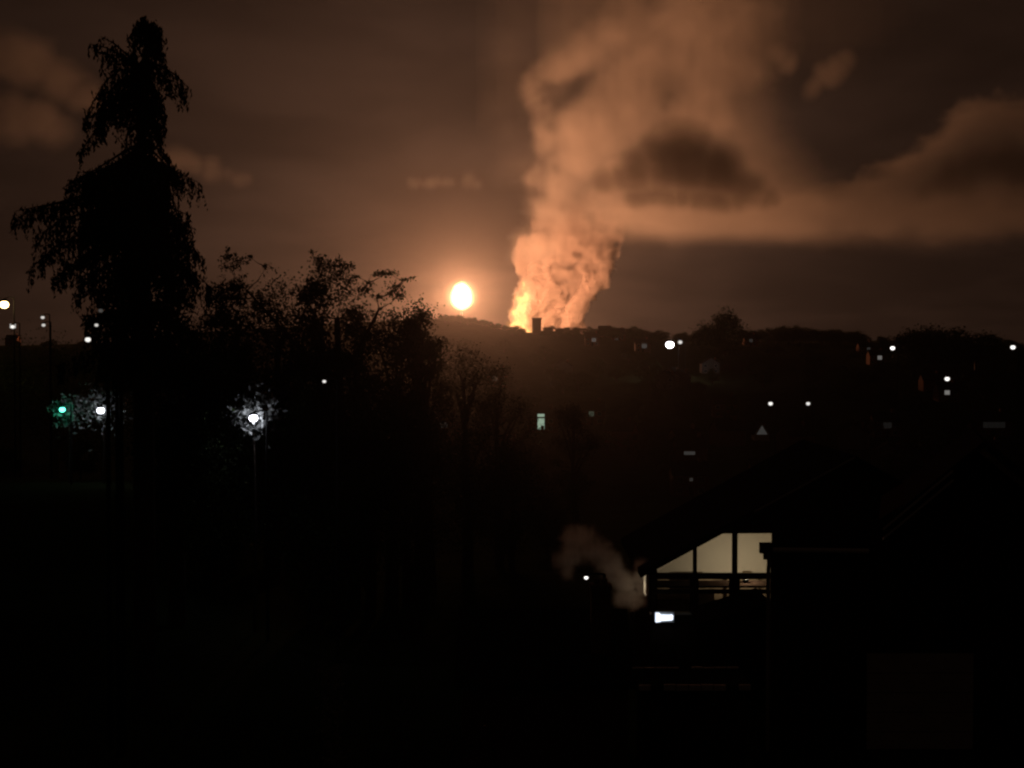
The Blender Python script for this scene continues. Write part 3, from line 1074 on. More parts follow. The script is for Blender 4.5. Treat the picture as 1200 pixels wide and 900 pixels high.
# the tall drooping conifer
def conifer():
    Y = 50.0
    x0, y0, _ = at(168, 430, Y)
    g = gz(x0, y0)
    O = np.array([x0, y0, g])
    root = thing('drooping_conifer', 'tall black conifer with drooping branches towering on the left', 'tree', tuple(O))
    rg = np.random.default_rng(5)
    s = Y / F

    def W(px, py, dy=0.0):
        return np.array(at(px, py, Y)) - O + np.array([0, dy, 0])

    strands = []            # (start, length in metres)
    br = MB()
    # trunk
    tp = [W(172, 30), W(171, 80), W(166, 160), W(165, 260), W(168, 420), np.array([0, 0, -0.5])]
    trunk = MB()
    trunk.tube(tp[::-1], [0.42, 0.36, 0.26, 0.18, 0.10, 0.03], 9)

    def branch(pts, droop, den=1.0, dep=0.0):
        d0 = rg.normal(0, 0.25) + dep
        P = []
        for i, (px, py) in enumerate(pts):
            P.append(W(px, py, d0 * i))
        br.tube(P, list(np.linspace(0.06, 0.012, len(P))), 5)
        for a, b in zip(P[:-1], P[1:]):
            L = np.linalg.norm(b - a)
            for t in rg.uniform(0, 1, max(2, int(L / 0.042 * den))):
                strands.append((a + (b - a) * t + rg.normal(0, 0.05, 3) * np.array([1, 3.0, 1]), droop * s * rg.uniform(0.35, 1.1)))

    named = [
        ([(172, 40), (162, 30), (156, 48)], 16, 2), ([(172, 34), (182, 30), (189, 48)], 18, 2), ([(172, 28), (168, 24), (160, 34)], 14, 2),
        ([(172, 30), (178, 24), (186, 36)], 14, 2), ([(171, 50), (160, 52), (158, 66)], 18, 1.5), ([(171, 50), (186, 54), (192, 66)], 16, 1.5),
        ([(174, 72), (190, 78), (206, 88), (219, 102)], 20, 1.3), ([(172, 84), (188, 88), (200, 98)], 22, 1.2),
        ([(168, 78), (145, 66), (125, 56), (106, 52)], 16, 1.2), ([(168, 82), (140, 66), (118, 62)], 26, 1.0),
        ([(168, 88), (140, 80), (122, 92), (104, 118), (92, 142)], 24, 1.2), ([(168, 98), (140, 92), (120, 108), (108, 135)], 34, 1.2),
        ([(168, 105), (145, 110), (130, 125), (120, 150)], 30, 1.2), ([(166, 120), (140, 125), (112, 148), (96, 170), (88, 182)], 16, 1.0),
        ([(168, 130), (150, 132), (140, 150)], 20, 1.0), ([(170, 96), (182, 108), (186, 135)], 32, 1.4), ([(172, 110), (180, 125), (184, 150)], 20, 1.4),
        ([(172, 80), (180, 96), (190, 120)], 24, 1.2), ([(168, 122), (178, 134), (188, 156)], 22, 1.3), ([(167, 128), (172, 140), (180, 158)], 20, 1.2), ([(167, 130), (158, 142), (150, 160)], 16, 0.8), ([(168, 70), (156, 80), (150, 100)], 30, 1.2),
        ([(165, 162), (182, 172), (200, 186), (210, 202)], 14, 1.2), ([(165, 165), (180, 184), (196, 205), (203, 225)], 34, 1.3),
        ([(165, 180), (185, 205), (200, 240)], 34, 1.3), ([(165, 200), (185, 230), (203, 262)], 20, 1.3),
        ([(164, 168), (140, 180), (110, 198), (76, 214)], 24, 1.2), ([(164, 175), (130, 195), (95, 210), (75, 222)], 34, 1.2),
        ([(164, 190), (120, 215), (80, 234), (40, 242), (6, 257)], 18, 1.3), ([(164, 200), (110, 228), (70, 240), (28, 250)], 32, 1.2),
        ([(164, 215), (110, 245), (70, 255), (35, 275)], 40, 1.2), ([(164, 240), (110, 268), (70, 290), (38, 322)], 24, 1.2),
        ([(165, 250), (120, 280), (85, 305), (52, 326)], 24, 1.2), ([(165, 270), (200, 282), (228, 290), (242, 308)], 20, 1.4),
        ([(165, 290), (200, 305), (235, 322), (256, 340)], 30, 1.4), ([(165, 300), (120, 312), (92, 330), (80, 345)], 26, 1.2),
    ]
    for pts, dr, dn in named:
        branch(pts, dr, dn * 0.88)
        if len(pts) > 2 and rg.random() < 0.8:          # the same reach, towards and away from the viewer
            h = [(pts[0][0] + (q[0] - pts[0][0]) * 0.55, q[1] + 3) for q in pts]
            branch(h, dr, dn * 0.5, rg.choice([-1, 1]) * 0.7)
    # the dense lower skirts
    for _ in range(95):
        v0 = rg.uniform(175, 425)
        f = (v0 - 175) / 250
        side = rg.choice([-1, 1])
        reach = (40 + 75 * f) if side > 0 else (75 + 25 * f if v0 < 290 else 66 - 10 * f)
        reach *= rg.uniform(0.4, 0.95)
        dr = reach * rg.uniform(0.3, 0.6)
        branch([(166, v0), (166 + side * reach * 0.5, v0 + dr * 0.3), (166 + side * reach, v0 + dr)], rg.uniform(18, 34), 0.9, rg.normal(0, 1.0))
    # hanging sprays: short needle quads strung along each strand
    C, U, Ln = [], [], []
    for p, L in strands:
        n = max(3, int(L / 0.075))
        sway = rg.normal(0, 0.12, 2)
        for i in range(n):
            t = (i + rg.random()) / n
            C.append(p + np.array([sway[0] * t * L, sway[1] * t * L, -L * t]) + rg.normal(0, 0.03, 3))
            d = np.array([rg.normal(0, 0.5), rg.normal(0, 0.5), -1.0])
            U.append(d / np.linalg.norm(d))
    C, U = np.array(C), np.array(U)
    w = rg.normal(size=C.shape)
    w -= (w * U).sum(1)[:, None] * U
    w /= np.linalg.norm(w, axis=1)[:, None]
    l = rg.uniform(0.05, 0.13, len(C))[:, None]
    V = np.stack([C - U * l, C + w * l * 0.40, C + U * l, C - w * l * 0.40], 1).reshape(-1, 3)
    link('crown', mesh_np('crown', V, np.arange(len(V)).reshape(-1, 4)), M['needle'], root)
    br.build('branch', M['bark'], root)
    trunk.build('trunk', M['bark'], root)


conifer()


# ------------------------------------------------------------------ lit windows and lamps
EM = {}


def emit(col, s, sample=False):
    key = (col, s, sample)
    if key not in EM:
        EM[key] = mat_emit('lit_glow', col, s, sample)
    return EM[key]


WHITE, WARM, COOL, GREEN, AMBER = (1.0, 0.96, 0.90), (1.0, 0.74, 0.45), (0.78, 0.88, 1.0), (0.62, 1.0, 0.72), (1.0, 0.68, 0.25)


def window(parent, x, z, w, h, y, pane, fr=0.07, bars=1):
    """a framed window in a wall that faces -y at y: frame (part) > pane (sub-part)"""
    mb = MB()
    y0, y1 = y - 0.05, y + 0.04
    mb.box(x - w / 2 - fr, x + w / 2 + fr, y0, y1, z + h / 2, z + h / 2 + fr)
    mb.box(x - w / 2 - fr, x + w / 2 + fr, y0 - 0.04, y1, z - h / 2 - fr, z - h / 2)
    mb.box(x - w / 2 - fr, x - w / 2, y0, y1, z - h / 2, z + h / 2)
    mb.box(x + w / 2, x + w / 2 + fr, y0, y1, z - h / 2, z + h / 2)
    for i in range(bars):
        q = x - w / 2 + w * (i + 1) / (bars + 1)
        mb.box(q - fr * 0.3, q + fr * 0.3, y0 + 0.01, y1, z - h / 2, z + h / 2)
    f = mb.build('window', M['white_paint'], parent)
    MB().box(x - w / 2, x + w / 2, y - 0.012, y + 0.012, z - h / 2, z + h / 2).build('pane', pane, f)
    return f


def house(px, py, label, w_px=5, h_px=5, pane=None, h=3.2, Y=None, W=7.5, D=6.5, eave=4.6, rise=2.4, gable=False, wallm='brick', group=None,
          off=0.0, extra=True, bars=0, rz=0.0, y0=300.0, y1=895.0, wz=None):
    """a small house whose lit window shows at (px, py)"""
    Y = Y or solve_y(px, py, h, y0, y1)
    s = Y / F
    x, y, z = at(px, py, Y)
    g = gz(x, y)
    root = thing('house', label, 'house', (x + off, Y + D / 2, g - 0.3), rz, group)
    wl, rf = MB(), MB()
    x0, x1 = -W / 2, W / 2
    if gable:
        wl.prism([(x0, 0), (x1, 0), (x1, eave), (0, eave + rise), (x0, eave)], -D / 2, D / 2)
        for sx in (-1, 1):
            e = np.array([sx * (W / 2 + 0.3), eave - 0.3 * rise / (W / 2)])
            a = np.array([0, eave + rise])
            q = [tuple(e), tuple(a), (a[0], a[1] + 0.2), (e[0], e[1] + 0.2)]
            if sx > 0:
                q = q[::-1]
            rf.prism(q, -D / 2 - 0.25, D / 2 + 0.25)
    else:
        wl.prism_x([(-D / 2, 0), (D / 2, 0), (D / 2, eave), (0, eave + rise), (-D / 2, eave)], x0, x1)
        for sy in (-1, 1):
            e = (sy * (D / 2 + 0.3), eave - 0.3 * rise / (D / 2))
            rf.prism_x([e, (0, eave + rise), (0, eave + rise + 0.2), (e[0], e[1] + 0.2)], x0 - 0.25, x1 + 0.25)
    wl.build('wall', M[wallm], root)
    roof = rf.build('roof', M['slate'], root)
    ch = MB()
    cx = W * 0.3
    cz = eave + rise + (0.7 if not gable else -rise * 0.6 + 1.2)
    ch.box(cx - 0.35, cx + 0.35, -0.35, 0.35, eave + 0.3, cz)
    ch.box(cx - 0.42, cx + 0.42, -0.42, 0.42, cz, cz + 0.12)
    for q in (-0.17, 0.17):
        ch.lathe([(0.12, cz + 0.12), (0.10, cz + 0.5)], cx + q, 0, 8)
    ch.build('chimney', M['brick'], roof)
    yf = -D / 2
    if pane is not None:
        window(root, -off, z - (g - 0.3), w_px * s, h_px * s, yf, pane, fr=0.06, bars=bars)
    if extra:
        for qx, qz in ((-W * 0.3, 1.4), (W * 0.28, 1.4), (W * 0.28, 3.6), (-W * 0.3, 3.6)):
            if pane is None or abs(qx + off) > w_px * s * 0.5 + 0.9 or abs(qz - (z - g + 0.3)) > h_px * s * 0.5 + 0.9:
                window(root, qx, qz, 1.1, 1.1, yf, M['dark_glass'])
        MB().box(-0.45, 0.45, yf - 0.06, yf - 0.003, 0.3, 2.3).build('door', M['wood'], root)
    return root


def gable_glow(root, w, h, z, y, mat):
    mb = MB().prism([(-w / 2, z), (w / 2, z), (0, z + h)], y - 0.03, y - 0.003)
    f = MB().prism([(-w / 2 - 0.08, z - 0.1), (w / 2 + 0.08, z - 0.1), (w / 2 + 0.08, z - 0.002), (-w / 2 - 0.08, z - 0.002)], y - 0.06, y - 0.003).build('gable_glow_sill', M['white_paint'], root)
    mb.build('pane', mat, f)  # glowing panel: lamplight on the pale gable put into emission


def e_(c, s):
    return emit(c, s)


HL = 'lit houses on the far hillside'
house(15, 382, 'far house with a pale lit window, leftmost under the yellow street lamp', 7, 5, e_(WHITE, 0.42), off=-1.2, y0=250)
house(580, 443, 'far house with a faint reddish window below the gas flare', 6, 7, e_((1, 0.6, 0.4), 0.05), off=0.8)
house(475, 495, 'dark house with a faint bluish roof window left of the valley', 12, 7, e_((0.7, 0.75, 1), 0.022), off=-0.6)
house(520, 498, 'dark house with a dim grey window right of the bluish one', 9, 6, e_(WHITE, 0.016), off=0.6)
house(634, 494, 'house with a tall greenish lit doorway in the dark valley', 8, 18, e_((0.72, 1.0, 0.74), 0.32), off=0.4, W=8.5)
house(693, 485, 'dark house with a dim greenish window right of the lit doorway', 6, 6, e_((0.8, 1.0, 0.7), 0.035), off=0.3)
house(696, 398, 'ridge house with the leftmost of three faint windows', 5, 5, e_(WHITE, 0.055), off=-0.8)
house(709, 399, 'ridge house with the middle one of three faint windows', 6, 5, e_(WHITE, 0.045), Y=835)
house(723, 399, 'ridge house with the rightmost of three faint windows', 5, 5, e_(WHITE, 0.035), off=1.0, Y=810)
house(755, 405, 'ridge house with a pale window just left of the floodlight', 6, 6, e_(WHITE, 0.04), off=-0.7)
house(831, 394, 'ridge house with a dim window at the foot of the round tree', 6, 7, e_(WHITE, 0.03))
house(880, 399, 'ridge house with a barely lit window right of the round tree', 4, 4, e_(WHITE, 0.02))
gh = house(893, 504, 'house with a pale triangular gable in the right valley', 5, 4, None, gable=True, W=4.0, D=5, eave=2.2, rise=2.6, h=3.0, wallm='white_paint', extra=False)
gable_glow(gh, 3.0, 2.5, 2.0, -2.5, e_(WHITE, 0.032))
gw = house(808, 531, 'valley house with a pale glowing wedge', 13, 4, e_(WHITE, 0.03), off=0.5, y0=180, extra=False)  # the pale wedge is put in as a glowing pane
house(1031, 419, 'hillside house with a dim window below a bright one', 5, 5, e_(WHITE, 0.12), off=-0.8)
house(1018, 409, 'hillside house with a barely lit window left of a bright one', 4, 4, e_(WHITE, 0.02), off=-1.0)
house(1110, 460, 'hillside house with a dim window under the bright arrow-shaped lamp', 6, 5, e_(WHITE, 0.16), off=0.8)
house(1097, 459, 'hillside house with a hardly lit window left of the lamp', 6, 5, e_(WHITE, 0.025), off=-1.0, Y=520)
house(1040, 498, 'dark house with a faint grey front on the right slope', 10, 8, e_(WHITE, 0.006), bars=1)
house(1165, 498, 'dark house with a faint wide grey window at the right edge', 26, 7, e_(WHITE, 0.005), bars=3, W=10)
house(900, 559, 'valley house with a small reddish lit window', 6, 6, e_((1.0, 0.72, 0.6), 0.28), off=0.5, y0=180)
house(810, 562, 'valley house with a hardly visible window below a pale roof', 4, 4, e_(WHITE, 0.02), y0=180)

DK = 'unlit houses on the far hillside'
for i in range(44):
    px = random.uniform(500, 1190)
    py = random.uniform(408, 545)
    if any(abs(px - a) < 34 and abs(py - c) < 34 for a, c in LIT):
        continue
    house(px, py, 'unlit dark house on the hillside beyond the valley', Y=None, pane=None, group=DK, rz=random.uniform(-0.5, 0.5),
          gable=bool(i % 2), wallm=('brick', 'render')[i % 2], extra=(i % 3 == 0))


def chimney_tower():
    """the square stack cut out against the fire"""
    Y = 850.0
    x, y, z = at(629, 372.5, Y)
    s = Y / F
    g = gz(x, y)
    root = thing('chimney_stack', 'square dark chimney standing on the ridge against the fire', 'chimney', (x, y, g))
    h = z - g
    mb = MB()
    mb.box(-5.2 * s, 5.2 * s, -2.2, 2.2, -0.5, h - 0.8)
    mb.build('shaft', M['brick'], root)
    MB().box(-5.8 * s, 5.8 * s, -2.5, 2.5, h - 0.8, h).build('cap', M['render'], root)


chimney_tower()


def street_lamp(px, py, label, Y, r_px, col, strength, h=None, watt=0.0, name='street_lamp', group=None, rad=None, shape='globe', lcol=None):
    s = Y / F
    x, y, z = at(px, py, Y)
    g = gz(x, y)
    h = z - g
    root = thing(name, label, 'lamp', (x, y, g), 0, group)
    r = 0.85 * r_px * s
    reach = max(0.6, 2.2 * r)
    MB().tube([(reach, 0.05, -0.3), (reach, 0.05, h * 0.6), (reach, 0.05, h + r * 1.6)], [0.09, 0.07, 0.05], 8).build('pole', M['pole'], root)
    MB().tube([(reach, 0.05, h + r * 1.55), (reach * 0.5, 0.03, h + r * 1.75), (0, 0, h + r * 1.35)], 0.035, 6).build('arm', M['pole'], root)
    hd = MB().lathe([(0.25 * r, h + r * 1.35), (0.8 * r, h + r * 1.1), (0.86 * r, h + r * 0.72)], n=12).build('lamp_head', M['pole'], root)
    prof = [(max(0.02 * r, r * math.cos(a)), h + 0.85 * r * math.sin(a)) for a in np.linspace(-math.pi / 2, 1.05, 9)]
    MB().lathe(prof, n=14).build('globe', mat_flame('lamp_globe', col, strength, 0.5), hd, smooth=True)
    if watt:
        l = lamp('lamp_light', (0, 0, h), watt, lcol or col, r * 0.6)
        l.parent = root
    return root


street_lamp(5, 357, 'bright yellow street lamp at the left edge of the picture', 130, 6.0, AMBER, 9.0, watt=200)
street_lamp(73, 480, 'small lamp shining green on the left', 100, 4.2, (0.10, 1.0, 0.62), 3.2, watt=5, lcol=(0.05, 1.0, 0.5))
street_lamp(118, 481, 'white garden lamp among lit leaves, right of the green lamp', 100, 5.2, (0.86, 0.90, 1.0), 6.0, watt=22)
street_lamp(297, 490, 'brightest white garden lamp ringed by lit leaves, left of centre', 64, 6.2, (0.86, 0.88, 1.0), 6.0, watt=26)
street_lamp(228, 477, 'tiny faint lamp between the two white garden lamps', 120, 2.5, WHITE, 0.22)
street_lamp(785, 404, 'blinding white floodlight on the ridge left of the round tree', 560, 5.5, (1.0, 0.96, 1.0), 12.0, watt=700)
street_lamp(797, 401, 'small dim lamp touching the right of the white floodlight', 565, 3.2, WHITE, 0.4)
street_lamp(1046, 408, 'white street lamp in the dip left of the broad right tree', 300, 3.4, WHITE, 1.0)
street_lamp(1110, 444, 'white lamp in the middle of the right hillside above a dim window', 280, 3.6, WHITE, 0.8)
street_lamp(1187, 407, 'white street lamp at the right edge below the skyline', 300, 3.5, WHITE, 0.9)
street_lamp(687, 677, 'small round white lamp just left of the drifting steam', 46, 3.0, WHITE, 1.0)
street_lamp(113, 381, 'small square-looking pale lamp in the conifer skirts above the wedge-shaped lamp', 43, 2.8, WHITE, 0.35)
street_lamp(118, 364, 'hardly lit wide lamp high in the conifer skirts', 43.5, 3.4, WHITE, 0.03)
street_lamp(732, 444, 'left lamp of two close white lamps on the hillside below the floodlight', 700, 2.7, WHITE, 0.6)
street_lamp(745, 440, 'right lamp of two close white lamps on the hillside below the floodlight', 690, 2.8, WHITE, 0.55)
street_lamp(903, 473, 'left lamp of two level white lamps on the right hillside', 330, 3.2, WHITE, 0.6)
street_lamp(947, 473, 'right lamp of two level white lamps on the right hillside', 330, 3.0, WHITE, 0.45)
street_lamp(380, 447, 'single small white lamp amid the black trees left of centre', 66, 2.7, WHITE, 0.5)
street_lamp(50, 372, 'upper of two tiny pale lamps right of the yellow street lamp', 125, 2.7, WHITE, 0.35)
street_lamp(51, 381, 'lower of two tiny pale lamps right of the yellow street lamp', 120, 2.7, WHITE, 0.33)
street_lamp(15, 383, 'small pale lamp under the yellow street lamp', 128, 3.2, WHITE, 0.4)
street_lamp(103, 398, 'pale wedge-shaped lamp in front of the conifer skirts', 44, 4.2, WHITE, 0.6)


def lit_shrub(px, py, Y, wpx, hpx, label, seed):
    rg = np.random.default_rng(seed)
    x, y, z = at(px, py, Y)
    s = Y / F
    g = gz(x, y)
    root = thing('shrub', label, 'shrub', (x, y, g))
    H = z - g
    n = 1500
    q = rg.normal(size=(n, 3)) * np.array([wpx * s * 0.42, wpx * s * 0.35, hpx * s * 0.42])
    keep = fbm(q[:, 0] / 0.5, q[:, 1] / 0.5, q[:, 2] / 0.5, 2) > 0.45
    V, Fc = leaf_quads(q[keep] + np.array([0, 0, H]), 0.17, rg)
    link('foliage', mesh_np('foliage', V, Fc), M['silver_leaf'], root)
    MB().tube([(0, 0, -0.3), (0.1, 0, H * 0.5), (0, 0.1, H)], [0.09, 0.07, 0.03], 6).build('stem', M['bark'], root)


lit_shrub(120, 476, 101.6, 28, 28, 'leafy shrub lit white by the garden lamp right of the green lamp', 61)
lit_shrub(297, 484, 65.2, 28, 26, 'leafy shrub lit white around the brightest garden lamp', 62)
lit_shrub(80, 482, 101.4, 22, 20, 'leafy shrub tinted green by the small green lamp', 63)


# ------------------------------------------------------------------ the house with the lit gable
def lit_house():
    Y = 47.0

    def A(px, py, y=Y):
        p = at(px, py, y)
        return (p[0], p[2])

    ex, ez = A(762, 669)
    ax, az = A(1000, 540)
    bx = 2 * ax - ex
    g = min(gz(ex, Y), gz(bx, Y)) - 0.2
    root = thing('gabled_house', 'house with a warmly lit glazed gable end, lower right', 'house', (ex, Y, g))
    O = np.array([ex, Y, g])

    def P(px, py):
        p = A(px, py)
        return (p[0] - ex, p[1] - g)

    H = ez - g
    slope = (az - ez) / (ax - ex)
    D = 8.0
    jx = P(912, 0)[0]                                     # right jamb of the glazed corner
    zs, zb0, zb1, zt = P(0, 720)[1], P(0, 679)[1], P(0, 672)[1], P(0, 625)[1]
    zr0, zr1 = P(0, 696)[1], P(0, 691)[1]

    def roofz(x):
        return H + slope * x

    # masonry
    wl = MB()
    W = bx - ex
    wl.prism([(jx, 0), (W - 0.1, 0), (W - 0.1, H), (W / 2, roofz(W / 2) - 0.02), (jx, roofz(jx) - 0.02)], 0.0, 0.3)
    wl.prism([(0.02, 0), (jx - 0.002, 0), (jx - 0.002, zs), (0.02, zs)], 0.0, 0.3)
    wl.box(0.02, 0.27, 0.302, D, 0, H - 0.03)
    wl.box(W - 0.35, W - 0.1, 0.302, D, 0, H - 0.03)
    wl.prism([(0.28, 0), (W - 0.36, 0), (W - 0.36, H - 0.03), (W / 2, roofz(W / 2) - 0.15), (0.28, H - 0.03)], D - 0.3, D - 0.002)
    wl.build('wall', M['wood'], root)
    # roof with its verge tiles
    rf = MB()
    for sx in (0, 1):
        q = [(-0.35, roofz(-0.35)), (W / 2, roofz(W / 2)), (W / 2, roofz(W / 2) + 0.2), (-0.35, roofz(-0.35) + 0.2)]
        if sx:
            q = [(W - a, b) for a, b in q][::-1]
        rf.prism(q, -0.12, D + 0.2)
    roof = rf.build('roof', M['slate'], root)
    tile = None
    n = 64
    L = W / 2 + 0.35
    for i in range(n):
        cx = -0.35 + L * (i + 0.5) / n
        if tile is None:
            mb = MB()
            hw = L / n / 2 * 0.94
            mb.prism([(-hw, -0.075), (hw, -0.03), (hw, 0.05), (-hw, 0.02)], -0.06, 0.0)
            tile = mb.mesh('verge_tile')
        o = link('verge_tile', tile, M['slate'], roof)
        o.location = (cx, -0.122, roofz(cx) + 0.02)
    bb = MB()
    for px0, px1 in ((885, 1000),):
        a, b = P(px0, 0)[0], W / 2
        bb.prism([(a, roofz(a) + 0.10), (b, roofz(b) + 0.10), (b, roofz(b) + 0.17), (a, roofz(a) + 0.17)], -0.22, -0.19)
    bb.build('bargeboard', M['pale_paint'], roof)
    # timber: header over the corner, posts, beam, rail, sill
    hd = MB()
    xa = (zt - H) / slope
    hd.prism([(xa + 0.03, zt), (jx, zt), (jx, roofz(jx) - 0.03), (xa + 0.03, roofz(xa + 0.03) - 0.03)], 0.02, 0.14)
    hd.build('header_board', M['wood'], root)

    def post(px0, px1, z0, z1, y0=0.01, y1=0.16):
        a, b = P(px0, 0)[0], P(px1, 0)[0]
        MB().box(a, b, y0, y1, z0, z1).build('post', M['wood'], root)

    def under(px):
        return min(zt, roofz(P(px, 0)[0]) - 0.03)

    post(765, 770, zs, zb0)
    post(814.5, 819, zb1, under(815))
    post(861, 867, zb1, under(862))
    post(811, 821, zs, zb0)
    post(857.5, 870, zs, zb0)
    post(908, 912, zs, zt - 0.002)
    MB().box(P(765, 0)[0], P(908, 0)[0] - 0.002, 0.012, 0.19, zb0 + 0.002, zb1 - 0.002).build('beam', M['wood'], root)
    MB().box(P(770, 0)[0] + .002, P(811, 0)[0] - .002, 0.02, 0.12, zr0, zr1).build('rail', M['wood'], root)
    MB().box(P(821, 0)[0] + .002, P(857.5, 0)[0] - .002, 0.02, 0.12, zr0, zr1).build('rail', M['wood'], root)
    MB().box(P(870, 0)[0] + .002, P(908, 0)[0] - .002, 0.02, 0.12, zr0, zr1).build('rail', M['wood'], root)
    MB().box(0.0, jx - 0.01, -0.08, 0.2, zs + 0.002, zs + 0.06).build('sill', M['pale_paint'], root)

    # panes
    def pane(pts):
        MB().prism(pts, 0.07, 0.082).build('pane', M['glass'], root)

    x0, x1, x2, x3, x4, x5 = (P(q, 0)[0] for q in (770, 814.5, 819, 861, 867, 908))
    zz = lambda x: min(zt, roofz(x) - 0.03)
    xk = (zb1 - H + 0.03) / slope
    pane([(max(xk, x0) + 0.01, zb1), (x1, zb1), (x1, zz(x1))])
    pane([(x2, zb1), (x3, zb1), (x3, zz(x3))] + ([(xa, zt)] if x2 < xa < x3 else []) + [(x2, zz(x2))])
    pane([(x4, zb1), (x5, zb1), (x5, zt), (x4, zz(x4))])
    for a, b in ((770, 811), (821, 857.5), (870, 908)):
        a, b = P(a, 0)[0], P(b, 0)[0]
        pane([(a, zr1), (b, zr1), (b, zb0), (a, zb0)])
        pane([(a, zs + 0.06), (b, zs + 0.06), (b, zr0), (a, zr0)])
    # the room behind: cream upper wall, brown lower wall, floor, ceiling
    yb = 3.4
    iw = MB()
    iw.prism([(0.28, zb0 - 0.35), (jx + 1.2, zb0 - 0.35), (jx + 1.2, roofz(jx + 1.2) - 0.05), (0.28, roofz(0.28) - 0.05)], yb, yb + 0.12)
    iw.box(jx + 1.2, jx + 1.32, 0.32, yb + 0.12, zs - 0.1, roofz(jx + 1.2) - 0.05)
    iw.build('interior_wall', M['cream'], root)
    MB().box(0.28, jx + 1.198, yb - 0.02, yb + 0.10, zs - 0.1, zb0 - 0.36).build('lower_interior_wall', M['furnish'], root)
    MB().box(0.28, jx + 1.3, 0.31, yb - 0.03, zs - 0.22, zs - 0.1).build('interior_floor', M['wood'], root)
    MB().box(0.28, jx + 1.198, 0.32, 1.5, zb0 - 0.34, zb0 - 0.28).build('light_baffle', M['wood'], root)  # board added to keep the lamp's light off the lower room
    MB().lathe([(0.05, 0), (0.13, 0.10), (0.14, 0.12)], n=12).build('uplighter', M['pole'], root, loc=(x4 + 0.45, 1.1, zb0 - 0.279))
    l = lamp('room_light', (x4 + 0.45, 1.1, zb0 - 0.06), ROOM_W, (1.0, 0.81, 0.58), 0.08)
    l.parent = root
    # glowing side window added to light the steam
    sw = MB()
    zc = P(0, 690)[1]
    for a, b in ((zc + 0.5, zc + 0.57), (zc - 0.57, zc - 0.5)):
        sw.box(-0.03, 0.018, 1.2, 2.3, a, b)
    for a, b in ((1.2, 1.27), (2.23, 2.3)):
        sw.box(-0.03, 0.018, a, b, zc - 0.498, zc + 0.498)
    sf = sw.build('added_window', M['wood'], root)
    MB().box(-0.01, 0.016, 1.272, 2.228, zc - 0.498, zc + 0.498).build('pane', mat_emit('added_window_glow', (1.0, 0.78, 0.48), 0.8, True), sf)
    # vague furniture behind the lower panes
    fm = MB()
    fm.box(x2 + 0.1, x2 + 0.9, 2.2, 2.9, zs - 0.098, zs + 0.5)
    fm.box(x2 + 0.1, x2 + 0.9, 2.75, 2.9, zs + 0.5, zs + 0.95)
    fm.build('armchair', M['furnish'], root)
    fm = MB()
    fm.box(x4 + 0.1, x4 + 1.2, 2.9, 3.3, zs - 0.098, zs + 0.75)
    fm.box(x4 + 0.7, x4 + 0.95, 2.95, 3.2, zs + 0.752, zs + 0.95)
    fm.box(x4 + 0.2, x4 + 0.5, 2.95, 3.2, zs + 0.752, zs + 0.88)
    fm.build('sideboard', M['furnish'], root)
    # the cold white lamp low on the corner
    lx, lz = at(779, 724, 46.6)[0], at(779, 724, 46.6)[2]
    s = 46.6 / F
    t = thing('wall_lamp', 'bluish white wall lamp, thicker at its left end, below the glazed gable', 'lamp', (lx, 46.6, lz))
    MB().box(-11.5 * s, 11.5 * s, 0.12, 0.36, -6.2 * s, 6.2 * s).build('back_plate', M['metal'], t)
    dm = MB()
    dm.prism([(-10.5 * s, -5.6 * s), (-5.5 * s, -5.0 * s), (-3.5 * s, -3.8 * s), (8.5 * s, -3.2 * s), (10 * s, -1.8 * s), (10 * s, 2.4 * s), (8.5 * s, 3.3 * s), (2 * s, 3.0 * s), (-4 * s, 3.4 * s), (-6 * s, 5.2 * s), (-10.5 * s, 5.4 * s)], 0.0, 0.118)
    dm.build('diffuser', mat_emit('cold_lamp', (0.80, 0.88, 1.0), 1.5, False, 0.25, 8.0), t)


ROOM_W = 72.0
lit_house()


